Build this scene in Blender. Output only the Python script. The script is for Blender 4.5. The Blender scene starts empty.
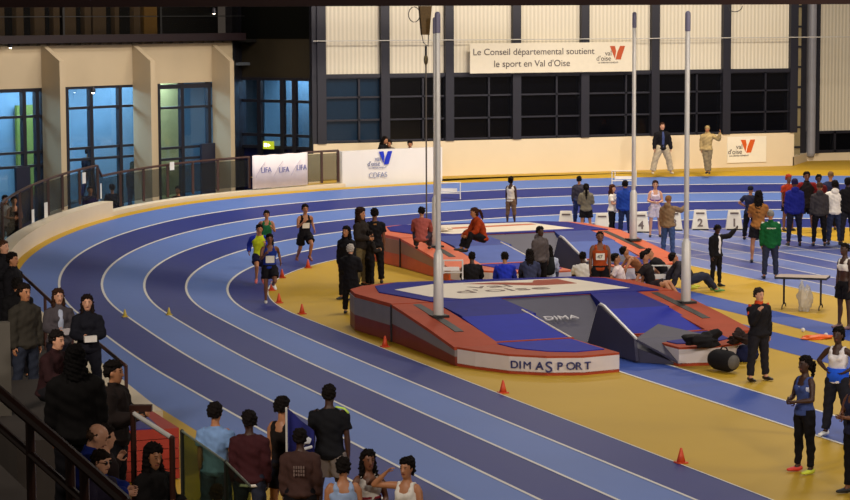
import bpy, math, random
import numpy as np
from mathutils import Vector, Matrix
random.seed(4)
col = bpy.context.scene.collection
SC = bpy.context.scene
# ------------------------------------------------------------------ camera
F, PIT, ROLL, H = 2337.03, 0.09991, -0.004, 6.693
AL = 0.36135
CAM = Vector((-31.42, -49.768, H))
def w3(a, b, c): return Vector((a*math.cos(AL)+b*math.sin(AL), -a*math.sin(AL)+b*math.cos(AL), c))
_r = w3(1, 0, 0); _u = w3(0, math.sin(PIT), math.cos(PIT)); _f = w3(0, math.cos(PIT), -math.sin(PIT))
_c, _s = math.cos(ROLL), math.sin(ROLL)
RI = _r*_c + _u*_s; UI = -_r*_s + _u*_c
def ray(x, y): return _f + RI*((x-425)/F) - UI*((y-250)/F)
def at(x, y, z=0.0):
    d = ray(x, y); return CAM + d*((z-H)/d.z)
def onY(x, y, Y):
    d = ray(x, y); return CAM + d*((Y-CAM.y)/d.y)
def onX(x, y, X):
    d = ray(x, y); return CAM + d*((X-CAM.x)/d.x)
def atD(x, y, D):
    d = ray(x, y); return CAM + d*D
# ------------------------------------------------------------------ materials
MATS = {}
def mat(name, rgb, rough=0.6, metal=0.0, var=0.06, scale=6.0, bump=0.0, emit=0.0, spec=0.5, alpha=1.0, trans=0.0, coat=0.0):
    if name in MATS: return MATS[name]
    m = bpy.data.materials.new(name); m.use_nodes = True
    nt = m.node_tree; b = nt.nodes['Principled BSDF']
    rgb = tuple((c/255.0)**2.2 for c in rgb)
    tc = nt.nodes.new('ShaderNodeTexCoord'); no = nt.nodes.new('ShaderNodeTexNoise'); no.inputs['Scale'].default_value = scale
    no.inputs['Detail'].default_value = 4
    nt.links.new(tc.outputs['Object'], no.inputs['Vector'])
    mx = nt.nodes.new('ShaderNodeMix'); mx.data_type = 'RGBA'
    nt.links.new(no.outputs['Fac'], mx.inputs[0])
    mx.inputs[6].default_value = tuple(c*(1-var*2) for c in rgb)+(1,)
    mx.inputs[7].default_value = tuple(min(1, c*(1+var*2)) for c in rgb)+(1,)
    nt.links.new(mx.outputs[2], b.inputs['Base Color'])
    b.inputs['Roughness'].default_value = rough; b.inputs['Metallic'].default_value = metal
    b.inputs['Specular IOR Level'].default_value = spec
    if coat: b.inputs['Coat Weight'].default_value = coat
    if emit:
        b.inputs['Emission Color'].default_value = rgb+(1,); b.inputs['Emission Strength'].default_value = emit
    b.inputs['Alpha'].default_value = alpha
    if trans: b.inputs['Transmission Weight'].default_value = trans
    if bump:
        bp = nt.nodes.new('ShaderNodeBump'); bp.inputs['Strength'].default_value = bump; bp.inputs['Distance'].default_value = 0.02
        nt.links.new(no.outputs['Fac'], bp.inputs['Height']); nt.links.new(bp.outputs[0], b.inputs['Normal'])
    MATS[name] = m
    return m
def cloth(rgb): return mat('cloth_%d_%d_%d' % rgb, rgb, 0.85, 0, 0.12, 9, 0.35, spec=0.2)
def skin(k):
    rgb = {'light': (206, 150, 120), 'tan': (172, 116, 82), 'brown': (112, 70, 48), 'dark': (66, 42, 32)}[k]
    return mat('skin_'+k, rgb, 0.5, 0, 0.05, 12)
# ------------------------------------------------------------------ mesh builder
class MB:
    def __init__(s): s.v = []; s.f = []; s.m = []; s.cur = 0
    def add(s, vs, fs):
        o = len(s.v); s.v += [tuple(v) for v in vs]
        for f in fs: s.f.append(tuple(i+o for i in f)); s.m.append(s.cur)
        return s
    def box(s, c, size, rz=0, bev=0):
        x, y, z = size[0]/2, size[1]/2, size[2]/2; R = Matrix.Rotation(rz, 3, 'Z'); c = Vector(c)
        vs = [c+R@Vector((a*x, b*y, d*z)) for d in (-1, 1) for a, b in ((-1, -1), (1, -1), (1, 1), (-1, 1))]
        return s.add(vs, [(3, 2, 1, 0), (4, 5, 6, 7), (0, 1, 5, 4), (1, 2, 6, 5), (2, 3, 7, 6), (3, 0, 4, 7)])
    def hull8(s, vs):  # 4 bottom then 4 top, ccw
        return s.add(vs, [(3, 2, 1, 0), (4, 5, 6, 7), (0, 1, 5, 4), (1, 2, 6, 5), (2, 3, 7, 6), (3, 0, 4, 7)])
    def prism(s, poly, zb, zt):  # zb/zt number or list per vertex
        n = len(poly)
        B = zb if isinstance(zb, (list, tuple)) else [zb]*n; T = zt if isinstance(zt, (list, tuple)) else [zt]*n
        vs = [(p[0], p[1], B[i]) for i, p in enumerate(poly)]+[(p[0], p[1], T[i]) for i, p in enumerate(poly)]
        fs = [tuple(range(n-1, -1, -1)), tuple(range(n, 2*n))]+[(i, (i+1) % n, (i+1) % n+n, i+n) for i in range(n)]
        return s.add(vs, fs)
    def loft(s, rings, cap=True):
        n = len(rings[0]); vs = [p for r in rings for p in r]; fs = []
        for k in range(len(rings)-1):
            for i in range(n):
                j = (i+1) % n; fs.append((k*n+i, k*n+j, (k+1)*n+j, (k+1)*n+i))
        if cap: fs.append(tuple(range(n-1, -1, -1))); fs.append(tuple((len(rings)-1)*n+i for i in range(n)))
        return s.add(vs, fs)
    def tube(s, pts, rad, n=10, ref=(1, 0, 0), cap=True, dome=True):
        pts = [Vector(p) for p in pts]; rad = [r if isinstance(r, tuple) else (r, r) for r in rad]
        rings = []; ref = Vector(ref); m = len(pts)
        def ring(p, t, a, b):
            r = ref-t*ref.dot(t)
            if r.length < 1e-3: r = Vector((0, 1, 0))-t*t.y
            if r.length < 1e-3: r = Vector((1, 0, 0))-t*t.x
            r.normalize(); q = t.cross(r)
            return [p+r*(a*math.cos(2*math.pi*i/n))+q*(b*math.sin(2*math.pi*i/n)) for i in range(n)]
        T = []
        for i in range(m):
            t = (pts[min(i+1, m-1)]-pts[max(i-1, 0)])
            T.append(t.normalized() if t.length > 1e-9 else Vector((0, 0, 1)))
        if dome:
            a, b = rad[0]; e = min(a, b)
            rings += [ring(pts[0]-T[0]*e*.9, T[0], a*.4, b*.4), ring(pts[0]-T[0]*e*.55, T[0], a*.8, b*.8)]
        for i in range(m): rings.append(ring(pts[i], T[i], *rad[i]))
        if dome:
            a, b = rad[-1]; e = min(a, b)
            rings += [ring(pts[-1]+T[-1]*e*.55, T[-1], a*.8, b*.8), ring(pts[-1]+T[-1]*e*.9, T[-1], a*.4, b*.4)]
        return s.loft(rings, cap)
    def ball(s, c, r, n=10):
        r = r if isinstance(r, tuple) else (r, r, r); c = Vector(c); rings = []
        for k in range(1, n):
            a = math.pi*k/n
            rings.append([c+Vector((r[0]*math.sin(a)*math.cos(2*math.pi*i/12), r[1]*math.sin(a)*math.sin(2*math.pi*i/12), -r[2]*math.cos(a))) for i in range(12)])
        return s.loft(rings)
    def build(s, name, mats, parent=None, smooth=False):
        me = bpy.data.meshes.new(name); me.from_pydata(s.v, [], s.f); me.update()
        for m in (mats if isinstance(mats, (list, tuple)) else [mats]): me.materials.append(m)
        for p, k in zip(me.polygons, s.m): p.material_index = k; p.use_smooth = smooth
        o = bpy.data.objects.new(name, me); col.objects.link(o)
        if parent: o.parent = parent
        return o
def tag(o, label=None, cat=None, group=None, kind=None):
    if label: o['label'] = label
    if cat: o['category'] = cat
    if group: o['group'] = group
    if kind: o['kind'] = kind
    return o
def empty(name, loc, label=None, cat=None, group=None, kind=None, rz=0):
    o = bpy.data.objects.new(name, None); col.objects.link(o); o.location = loc; o.rotation_euler = (0, 0, rz); o.empty_display_size = .2
    return tag(o, label, cat, group, kind)
def struct(o, label=None):
    o['kind'] = 'structure'
    if label: o['label'] = label
    return o
def quadslab(mb, a, b, c, d, th):  # slab from 4 corners, thickness along normal
    a, b, c, d = map(Vector, (a, b, c, d)); n = (b-a).cross(d-a).normalized()*th
    return mb.hull8([a-n, b-n, c-n, d-n, a, b, c, d])
def text_mesh(name, body, size, m, mtx, parent=None, depth=0.004, sx=1.0, shear=0, align='LEFT', off=0.0):
    cu = bpy.data.curves.new(name, 'FONT'); cu.body = body; cu.size = size; cu.extrude = depth; cu.align_x = align; cu.shear = shear; cu.offset = off
    t = bpy.data.objects.new('t', cu); col.objects.link(t)
    dg = bpy.context.evaluated_depsgraph_get(); me = bpy.data.meshes.new_from_object(t.evaluated_get(dg))
    bpy.data.objects.remove(t); me.transform(Matrix.Diagonal((sx, 1, 1, 1))); me.transform(mtx)
    me.materials.clear(); me.materials.append(m); me.name = name
    o = bpy.data.objects.new(name, me); col.objects.link(o)
    if parent: o.parent = parent
    return o
def frame(origin, right, up):
    right = Vector(right).normalized(); up = Vector(up); up = (up-right*up.dot(right)).normalized(); n = right.cross(up)
    M = Matrix((right, up, n)).transposed().to_4x4(); M.translation = Vector(origin); return M
def logo_v(name, M, size, m, parent=None, mirror=False):  # the county V mark: thin left stroke and a slanted right block
    mb = MB(); d = .004
    for poly in ([(0, 1.0), (.42, 1.0), (.52, .62), (.42, .06)], [(.48, 0), (.90, 0), (1.25, 1.0), (.84, 1.0), (.62, .52)]):
        mb.prism([(x*size, y*size) for x, y in poly], -d, d)
    o = mb.build(name, m, parent)
    o.data.transform(M); return o

# ------------------------------------------------------------------ track maths
R0, BE, TR, S0, LW = 15.6535, 0.20821, 23.178, 7.79, 1.0
def kk(S):
    k = min(1, max(0, (S+S0)/TR)); k2 = min(1, max(0, (math.pi*R0+S0-S)/TR))
    return k*k*(3-2*k)*k2*k2*(3-2*k2)
def tp(S, w):  # point on the banked surface: S along the inner line, w metres outward along the slope
    if S < 0: A = 0; T = S
    elif S > math.pi*R0: A = math.pi; T = -(S-math.pi*R0)
    else: A = S/R0; T = 0
    b = BE*kk(S); r = R0+w*math.cos(b)
    return Vector((-r*math.cos(A), T+r*math.sin(A), w*math.sin(b)))
def ground(p):
    if p.y < 0: S = p.y if p.x < 0 else math.pi*R0-p.y; r = abs(p.x)
    else: S = math.atan2(p.y, -p.x)*R0; r = math.hypot(p.x, p.y)
    return max(0, min(6.9, r-R0))*math.tan(BE*kk(S)) if r > R0 else 0.0
def atG(x, y):
    z = 0
    for _ in range(12): p = at(x, y, z); z = .5*z+.5*ground(p)
    return at(x, y, z)
SS = [-26+i*.5 for i in range(int((26+math.pi*R0+16)/.5)+1)]
# ------------------------------------------------------------------ floor and track
m_yel = mat('yellow_floor', (188, 150, 42), .55, 0, .06, .35, spec=.25)
m_lb = mat('light_blue_lane', (90, 116, 180), .5, 0, .06, .3, spec=.24)
m_db = mat('dark_blue_lane', (42, 52, 120), .5, 0, .06, .3, spec=.24)
m_run = mat('runway_blue', (56, 82, 160), .55, 0, .05, .4, spec=.22)
m_sp1 = mat('sprint_lane_blue', (100, 118, 182), .36, 0, .06, .3, spec=.55)
m_sp2 = mat('sprint_lane_dark_blue', (66, 80, 150), .36, 0, .06, .3, spec=.55)
m_wl = mat('white_line', (214, 210, 202), .5, 0, .03, 2)
mb = MB()
mb.add([(-60, -70, -.02), (60, -70, -.02), (60, 40, -.02), (-60, 40, -.02)], [(0, 1, 2, 3)])
struct(mb.build('floor', mat('grey_concrete_floor', (70, 66, 60), .8)), 'grey base floor of the hall')
inn = [tp(S, .0) for S in SS if S >= -26]
mb = MB(); poly = [(p.x, p.y, 0.0) for p in inn]
n = len(poly); mb.add(poly+[(0, 0, 0), (-R0, -27, 0), (R0, -27, 0)], [(n, (i+1), i) for i in range(n-1)]+[(n, 0, n+1), (n, n+1, n+2), (n, n+2, n-1)])
struct(mb.build('floor', m_yel), 'yellow infield floor inside the running track')
def strip(x0, x1, y0, y1, z, m, nm, lab, ys=None):
    b = MB(); b.add([(x0, y0, z), (x1, y0, z), (x1, y1, z), (x0, y1, z)], [(0, 1, 2, 3)])
    return b
def yc(x): return math.sqrt(R0*R0-x*x)-.05
sprint = MB()
for k in range(7):
    x0 = -2.75+k*1.0; sprint.cur = k % 2
    y0, y1 = -27, min(yc(x0), yc(x0+1.0))
    sprint.add([(x0, y0, .004), (x0+1, y0, .004), (x0+1, yc(x0+1), .004), (x0, yc(x0), .004)], [(0, 1, 2, 3)])
sprint.cur = 2
for k in range(8):
    x0 = -2.75+k*1.0; sprint.add([(x0-.025, -27, .008), (x0+.025, -27, .008), (x0+.025, yc(x0)-.1, .008), (x0-.025, yc(x0)-.1, .008)], [(0, 1, 2, 3)])
for y in (12.6, 8.3): sprint.add([(-2.75, y, .009), (4.25, y, .009), (4.25, y+.05, .009), (-2.75, y+.05, .009)], [(0, 1, 2, 3)])
struct(sprint.build('sprint_lanes', [m_sp1, m_sp2, m_wl]), 'blue sprint straight lanes with white lines')
rw = MB()
for x0, x1, ye, lines in ((-12.58, -11.35, -6.9, 1), (-8.42, -7.18, 5.0, 0), (-6.42, -5.42, 14.0, 0)):
    rw.cur = 0; rw.add([(x0, -27, .004), (x1, -27, .004), (x1, ye, .004), (x0, ye, .004)], [(0, 1, 2, 3)])
    if lines:
        rw.cur = 1
        for x in (x0, x1): rw.add([(x-.03, -27, .008), (x+.03, -27, .008), (x+.03, ye-2.6, .008), (x-.03, ye-2.6, .008)], [(0, 1, 2, 3)])
struct(rw.build('runway_stripes', [m_run, m_wl]), 'blue jump runways painted across the yellow infield')
tr = MB()
for i in range(6):
    tr.cur = 1 if i % 2 == 0 else 0
    sub = [(tp(S, i*LW), tp(S, i*LW+.5), tp(S, (i+1)*LW)) for S in SS]
    vs = [p for t in sub for p in t]; fs = []
    for k in range(len(SS)-1):
        for j in (0, 1): fs.append((k*3+j, k*3+3+j, k*3+4+j, k*3+1+j))
    tr.add(vs, fs)
tr.cur = 2
for i in range(0, 6):
    w = .028 if i else .03
    vs = []
    for S in SS:
        a, b = tp(S, i*LW-(w if i else 0)), tp(S, i*LW+w); a.z += .006; b.z += .006; vs += [a, b]
    tr.add(vs, [(2*k, 2*k+2, 2*k+3, 2*k+1) for k in range(len(SS)-1)])
struct(tr.build('running_track', [m_lb, m_db, m_wl]), 'banked six lane running track in light and dark blue')
# yellow apron outside lane six and the white kerb wall
ap = MB(); vs = []
for S in SS: vs += [tp(S, 6.0), tp(S, 6.0)+Vector(tp(S, 6.9)-tp(S, 6.0))*(.24 if S < 20 else min(1.0, .24+(S-20)*.045))]
for k, S in enumerate(SS):
    if S < -7: # flat yellow margin beside the near straight
        vs[2*k+1] = Vector((-24.2, S, 0))
ap.add(vs, [(2*k, 2*k+2, 2*k+3, 2*k+1) for k in range(len(SS)-1)])
struct(ap.build('track_apron', m_yel), 'yellow margin outside the outer lane')
m_white = mat('white_painted_wall', (226, 208, 178), .55, 0, .02, 1.5)
m_wall2 = mat('white_painted_board', (236, 230, 224), .5, 0, .02, 1.5)
def wall_along(name, S0_, S1_, w0, th, hfun, m, base=None, step=.5):
    b = MB(); rings = []
    n = max(2, int((S1_-S0_)/step)+1)
    for i in range(n):
        S = S0_+(S1_-S0_)*i/(n-1); a, c = tp(S, w0), tp(S, w0+th); z0 = a.z-.3; z1 = a.z+hfun(S); 
        rings.append([(a.x, a.y, z0), (c.x, c.y, z0), (c.x, c.y, z1), (a.x, a.y, z1)])
    b.loft(rings); return struct(b.build(name, m))
def S_of(p): return math.atan2(p.y, -p.x)*R0 if p.y > 0 else p.y
def S_px(x):  # arc position on the outer edge under picture column x (far/left side)
    best = None
    for i in range(0, 2200):
        S = -2+i*.02; p = tp(S, 6.4); v = p-CAM; d = v.dot(_f); X = 425+F*v.dot(RI)/d
        if best is None or abs(X-x) < best[0]: best = (abs(X-x), S)
    return best[1]
Sa, Sb, Sc, Sd = S_px(107), S_px(300), S_px(343), S_px(428)
wall_along('trim_1', -12.0, Sa, 6.2, .40, lambda S: .42 if S > -5 else max(.12, .42+(S+5)*.045), m_white)
wall_along('trim_2', Sa, Sc, 6.26, .40, lambda S: .10, m_white)
# ------------------------------------------------------------------ far wall and facade
YF = 23.2
def FX(x, y=130): return onY(x, y, YF).x
zt = onY(560, 138, YF).z          # top of the white base wall
zp = onY(560, 73, YF).z           # foot of the corrugated panels
ZT = 9.5
xL, xR = FX(312), FX(791)
m_dark = mat('dark_steel_frame', (44, 44, 54), .45, .3, .05)
m_glassd = mat('dark_window_glass', (14, 15, 20), .12, 0, .1, 1, spec=.6)
m_panel = None
def corr():
    m = bpy.data.materials.new('corrugated_translucent_panel'); m.use_nodes = True; nt = m.node_tree; b = nt.nodes['Principled BSDF']
    tc = nt.nodes.new('ShaderNodeTexCoord'); w = nt.nodes.new('ShaderNodeTexWave'); w.wave_type = 'BANDS'; w.bands_direction = 'X'
    w.inputs['Scale'].default_value = 2.2; w.inputs['Distortion'].default_value = .15
    mx = nt.nodes.new('ShaderNodeMix'); mx.data_type = 'RGBA'
    mx.inputs[6].default_value = (.60, .54, .43, 1); mx.inputs[7].default_value = (.74, .67, .54, 1)
    nt.links.new(tc.outputs['Object'], w.inputs['Vector']); nt.links.new(w.outputs['Fac'], mx.inputs[0])
    br = nt.nodes.new('ShaderNodeTexBrick'); 
    nt.links.new(mx.outputs[2], b.inputs['Base Color'])
    bp = nt.nodes.new('ShaderNodeBump'); bp.inputs['Strength'].default_value = .3; bp.inputs['Distance'].default_value = .03
    nt.links.new(w.outputs['Fac'], bp.inputs['Height']); nt.links.new(bp.outputs[0], b.inputs['Normal'])
    b.inputs['Roughness'].default_value = .45
    nt.nodes.remove(br); return m
m_panel = corr()
# white base wall, with board section in front on the left
mb = MB(); mb.box(((xL+xR)/2, YF+.0, (zt)/2), (xR-xL, .3, zt)); struct(mb.build('wall_far', m_white), 'white base wall under the far windows')
# floor ledge between track apron and base wall
mb = MB(); pts = []
n = 60
for i in range(n+1):
    S = S_px(300)+(math.pi*R0-14-S_px(300))*i/n; p = tp(S, 6.55)
    pts.append(p)
vs = []
for p in pts: vs += [p+Vector((0, 0, -.004)), Vector((p.x, max(YF+2.2, p.y+.01), p.z-.004))]
mb.add(vs, [(2*k, 2*k+2, 2*k+3, 2*k+1) for k in range(n)])
struct(mb.build('floor', m_yel), 'yellow floor behind the far bend')
# corrugated panels, mullions, windows
mul = [320.5, 384, 448, 515, 583, 653, 724, 791]
mx_ = [FX(a) for a in mul]
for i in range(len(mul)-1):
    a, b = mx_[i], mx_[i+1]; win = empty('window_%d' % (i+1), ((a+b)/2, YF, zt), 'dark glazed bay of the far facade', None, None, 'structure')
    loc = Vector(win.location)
    g = MB(); g.box((0, .05, (zp-zt)/2), (b-a-.2, .03, zp-zt)); g.build('pane', m_glassd if i else mat('blue_tinted_dark_glass', (26, 46, 66), .15), win)  # first bay: blue light in the glass is put into the pane colour
    fr = MB(); hh = zp-zt; wd = b-a
    for z in (.06, hh*.34, hh*.68, hh-.07): fr.box((0, -.02, z), (wd-.2, .09, .055))
    for t in (.6,): fr.box((-wd/2+wd*t, -.02, hh/2), (.06, .09, hh))
    fr.build('window_frame', m_dark, win)
    pm = MB(); pm.box(((a+b)/2, YF+.02, (zp+ZT)/2), (b-a-.3, .08, ZT-zp)); struct(pm.build('wall_panel', m_panel), 'cream corrugated translucent wall panel')
for i, a in enumerate(mx_):
    mb = MB(); mb.box((a, YF-.06, (zt+ZT)/2), (.30, .26, ZT-zt)); struct(mb.build('facade_mullion', m_dark), 'dark steel facade mullion')
mb = MB(); mb.box((FX(314.5), YF-.0, (zt+ZT)/2), (.22, .26, ZT-zt+1)); mb.box((FX(317.5), YF+.05, (zp+ZT)/2), (.25, .08, ZT-zp)); struct(mb.build('facade_mullion', m_dark))
mb = MB(); mb.box(((xL+xR)/2, YF-.03, zp), (xR-xL, .2, .12)); struct(mb.build('facade_rail', m_dark))
# thin pale conduit across panels
mb = MB(); z = onY(450, 40, YF-.22).z; mb.tube([(xL, YF-.24, z), (FX(850), YF-.24, z)], [.018, .018], 6); struct(mb.build('facade_pipe', mat('pale_pipe', (190, 186, 180), .4)), 'thin pale pipe across the facade')
# reveals at right: return wall, second wall further back
YB = YF+1.9
xr0, xr1 = FX(792, 150), onY(806, 155, YB).x
zt2 = onY(820, 153, YB).z; zw2 = onY(820, 131, YB).z
mb = MB(); mb.prism([(xr0-.3, YF-.14), (xr0, YF-.14), (xr1+.05, YB), (xr1-.25, YB+.1)], 0, zt2+.02); mb.prism([(xr0-.3, YF-.14), (xr0, YF-.14), (xr0+.02, YF+.2), (xr0-.3, YF+.3)], 0, zt); struct(mb.build('wall_return', m_white), 'white angled return wall at the end of the far wall')
mb = MB(); mb.box((xr1+8, YB+.1, zt2/2), (16.2, .2, zt2)); struct(mb.build('wall_far', m_white), 'low white wall at the right end of the hall')
mb = MB(); mb.box((xr1+8, YB+.15, (zt2+zw2)/2), (16.2, .05, zw2-zt2)); w_ = struct(mb.build('window_9', m_glassd), 'dark strip window above the low wall')
mb = MB()
for z in (zt2+.05, zw2-.05): mb.box((8, 0, z), (16.2, .12, .1))
for x in (.3, 1.3, 2.4, 3.6): mb.box((x-.1, 0, (zt2+zw2)/2), (.08, .12, zw2-zt2))
o = mb.build('window_frame', m_dark, w_); o.location = (xr1, YB+.05, 0)
xp = onY(819, 60, YB).x
mb = MB(); mb.box(((xp+xr1+16)/2, YB+.1, (zw2+ZT)/2), (xr1+16-xp, .1, ZT-zw2)); struct(mb.build('wall_panel', m_panel), 'cream corrugated wall panel at the right end')
xa, xb2 = onY(806, 60, YB).x, onY(815, 60, YB).x
mb = MB(); mb.tube([((xa+xb2)/2+.02, YB-.05, zt2), ((xa+xb2)/2+.02, YB-.05, ZT)], [.17, .17], 14); struct(mb.build('facade_column', mat('grey_blue_steel_column', (150, 150, 160), .4)), 'round grey steel column beside the right panels')
mb = MB(); mb.box((onY(817.5, 60, YB).x-.02, YB-.02, (zt2+ZT)/2), (.14, .2, ZT-zt2)); mb.box((onY(802.5, 60, YB).x-.02, YB+.02, (zt2+ZT)/2), (.3, .2, ZT-zt2)); mb.box(((xr0+xr1)/2+.05, YB+.2, (zt2+zw2)/2), (1.2, .1, zw2-zt2)); struct(mb.build('facade_mullion', m_dark), 'dark steel posts beside the round column')
mb = MB(); mb.box((onY(797, 60, YF+1).x, YF+1, (zt2+ZT)/2), (.30, .06, ZT-zt2)); o = struct(mb.build('window_10', mat('pale_side_panel', (150, 138, 108), .3)), 'narrow side window with dark bars')
mb = MB()
for k in range(9): mb.box((0, -.05, zt2+.3+k*.72), (.36, .05, .07))
q = mb.build('window_frame', m_dark, o); q.location = (onY(797, 60, YF+1).x, YF+1, 0)
# curved white advertising board section
wb = wall_along('wall_board', Sc, Sd+.4, 6.42, .3, lambda S: 1.08, m_wall2); tag(wb, 'curved white board wall with the blue county logo')
wall_along('wall_panel', Sb, Sc, 7.6, .15, lambda S: .72, mat('cream_low_wall', (214, 200, 170), .6))
# --- poster on far wall
def poster(xa, ya, xb, yb, Y, m, lab, nm='wall_poster', cat='poster'):
    a = onY(xa, yb, Y); b = onY(xb, yb, Y); t = onY(xa, ya, Y)
    e = empty(nm, ((a.x+b.x)/2, Y, a.z), lab, cat); w, h = b.x-a.x, t.z-a.z
    q = MB(); q.box((0, 0, h/2), (w, .02, h)); q.build('panel', m, e); return e, w, h
m_org = mat('orange_print', (214, 92, 30), .5); m_txt = mat('dark_grey_print', (84, 76, 76), .5); m_blu = mat('blue_print', (28, 52, 190), .5)
m_or2 = mat('rust_orange_print', (178, 74, 34), .5)
def county(e, x, z, s, mv, mt, sub='LE DÉPARTEMENT'):
    n = -.016
    logo_v('logo_mark', frame((x+s*1.02, n, z+.12*s), (1, 0, 0), (0, 0, 1)), s, mv, e)
    text_mesh('lettering', "val", s*.52, mt, frame((x+s*.62, n, z+.42*s), (1, 0, 0), (0, 0, 1)), e)
    text_mesh('lettering', "d'oise", s*.52, mt, frame((x-.08*s, n, z+.04*s), (1, 0, 0), (0, 0, 1)), e)
    text_mesh('lettering', sub, s*.16, mt, frame((x+s*.05, n, z-.16*s), (1, 0, 0), (0, 0, 1)), e, sx=1.3)
e, w, h = poster(727, 137, 766, 163, YF-.17, mat('poster_white', (240, 232, 214), .5, 0, .02), 'white county poster with orange V logo on the far wall, right of the leaning man')
county(e, -w*.46, h*.32, h*.5, m_org, m_txt)
e, w, h = poster(470, 43.5, 634, 73.5, YF-.35, mat('sign_board', (218, 208, 188), .45, 0, .03), 'long white county council sign with grey lettering above the far windows', 'wall_sign', 'sign')
text_mesh('lettering', 'Le Conseil départemental soutient', h*.31, m_txt, frame((-w*.485, -.018, h*.61), (1, 0, 0), (0, 0, 1)), e, sx=1.03)
text_mesh('lettering', "le sport en Val d'Oise", h*.31, m_txt, frame((-w*.36, -.018, h*.21), (1, 0, 0), (0, 0, 1)), e, sx=1.03)
county(e, w*.27, h*.36, h*.46, m_or2, m_txt)
# blue logo on the curved board
pm_ = tp(S_px(384), 6.40); A = math.atan2(pm_.y, -pm_.x); tg = Vector((math.sin(A), math.cos(A), 0))
e = empty('wall_lettering', pm_+Vector((0, 0, .0)), 'blue and grey county logo lettering on the curved white board', 'sign', rz=math.atan2(tg.y, tg.x))
s = .42
county(e, -.62, .56, s, m_blu, mat('blue_grey_print', (120, 126, 160), .5))
text_mesh('lettering', 'CDFAS', .24, mat('pale_blue_print', (150, 156, 186), .5), frame((-.6, -.016, .20), (1, 0, 0), (0, 0, 1)), e)
# ------------------------------------------------------------------ left building
m_beige = mat('beige_concrete', (186, 168, 140), .75, 0, .04, 1.2)
P0 = atD(-70, 100, 67.8); P1 = atD(233, 100, 78.0)
P0.z = P1.z = 0
dL = (P1-P0).normalized(); nL = Vector((dL.y, -dL.x, 0))   # outward, towards the track
LEN = (P1-P0).length
def onL(x, y, off=0.0):
    d = ray(x, y); q = P0+nL*off; t = (q-CAM).dot(nL)/d.dot(nL); return CAM+d*t
def sL(x, off=0.0): return (onL(x, 120, off)-P0).dot(dL)
def zL(x, y, off=0.0): return onL(x, y, off).z
Lrot = math.atan2(dL.y, dL.x)
def lbox(mb, s0, s1, o0, o1, z0, z1):
    c = [P0+dL*s0+nL*o1, P0+dL*s1+nL*o1, P0+dL*s1+nL*o0, P0+dL*s0+nL*o0]
    mb.hull8([(p.x, p.y, z0) for p in c]+[(p.x, p.y, z1) for p in c])
zb_ = zL(150, 41, .3); zwt = zL(150, 84)
mb = MB(); lbox(mb, 0, LEN, -.3, 0, zwt, zb_)          # lintel wall
bays = [(-60, 46), (66, 141), (158, 222)]
edges = [0]
for a, b in bays: edges += [max(0, sL(a)), sL(b)]
edges += [LEN]
for k in range(0, len(edges), 2):
    if edges[k+1]-edges[k] > .05: lbox(mb, edges[k], edges[k+1], -.3, 0, 0, zwt)
struct(mb.build('wall_left', m_beige), 'beige concrete wall of the left building')
for i, x in enumerate((63.5, 154, 233)):
    f = MB(); s = sL(x, .8) - .12; z1 = zL(x, 61, .8); z2 = zL(x, 44, 0)
    a = P0+dL*s; b = a+dL*.2
    o0, o1 = -.02, .8
    pr_ = [(0, 0), (o1, 0), (o1, z1), (0, z2)]
    vs = []
    for base in (a, b):
        for (o, z) in pr_: q = base+nL*o; vs.append((q.x, q.y, z))
    f.add(vs, [(0, 1, 2, 3), (7, 6, 5, 4), (0, 4, 5, 1), (1, 5, 6, 2), (2, 6, 7, 3), (3, 7, 4, 0)])
    struct(f.build('wall_fin', m_beige), 'beige concrete fin between the tall windows')
# rooms behind: blue wall, floor
m_room = mat('blue_room_wall', (104, 134, 160), .6, 0, .25, .35)
m_roomg = mat('yellow_green_room_panel', (104, 118, 52), .7)
m_roomc = mat('cream_room_wall', (190, 176, 120), .6)
m_pane = bpy.data.materials.new('clear_window_pane'); m_pane.use_nodes = True
nt = m_pane.node_tree; nt.nodes.clear(); o_ = nt.nodes.new('ShaderNodeOutputMaterial'); mx = nt.nodes.new('ShaderNodeMixShader'); tb = nt.nodes.new('ShaderNodeBsdfTransparent'); gl = nt.nodes.new('ShaderNodeBsdfGlossy')
gl.inputs['Roughness'].default_value = .05; tb.inputs[0].default_value = (.78, .86, .9, 1); mx.inputs[0].default_value = .08
nt.links.new(tb.outputs[0], mx.inputs[1]); nt.links.new(gl.outputs[0], mx.inputs[2]); nt.links.new(mx.outputs[0], o_.inputs[0])
mb = MB(); lbox(mb, -2, LEN+6, -3.3, -3.2, 0, zwt+.6); lbox(mb, -2, -1.9, -3.2, -.3, 0, zwt+.6); struct(mb.build('wall_room', m_room), 'blue wall of the lit rooms behind the windows')
mb = MB(); lbox(mb, -2, LEN+6, -3.3, -.3, zwt+.5, zwt+.6); struct(mb.build('ceiling', mat('room_ceiling', (90, 96, 104), .8)), 'ceiling of the rooms behind the windows')
mb = MB(); lbox(mb, sL(17, -3), sL(45, -3), -3.1, -3.0, 1.0, 3.9); struct(mb.build('room_panel', m_roomg), 'yellow green panel inside the left room')
mb = MB(); lbox(mb, sL(152, -2.1), sL(181, -2.1), -2.2, -2.1, 0, zwt); struct(mb.build('room_panel', m_roomc), 'cream partition inside the lit room')
wn = 11
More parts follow.
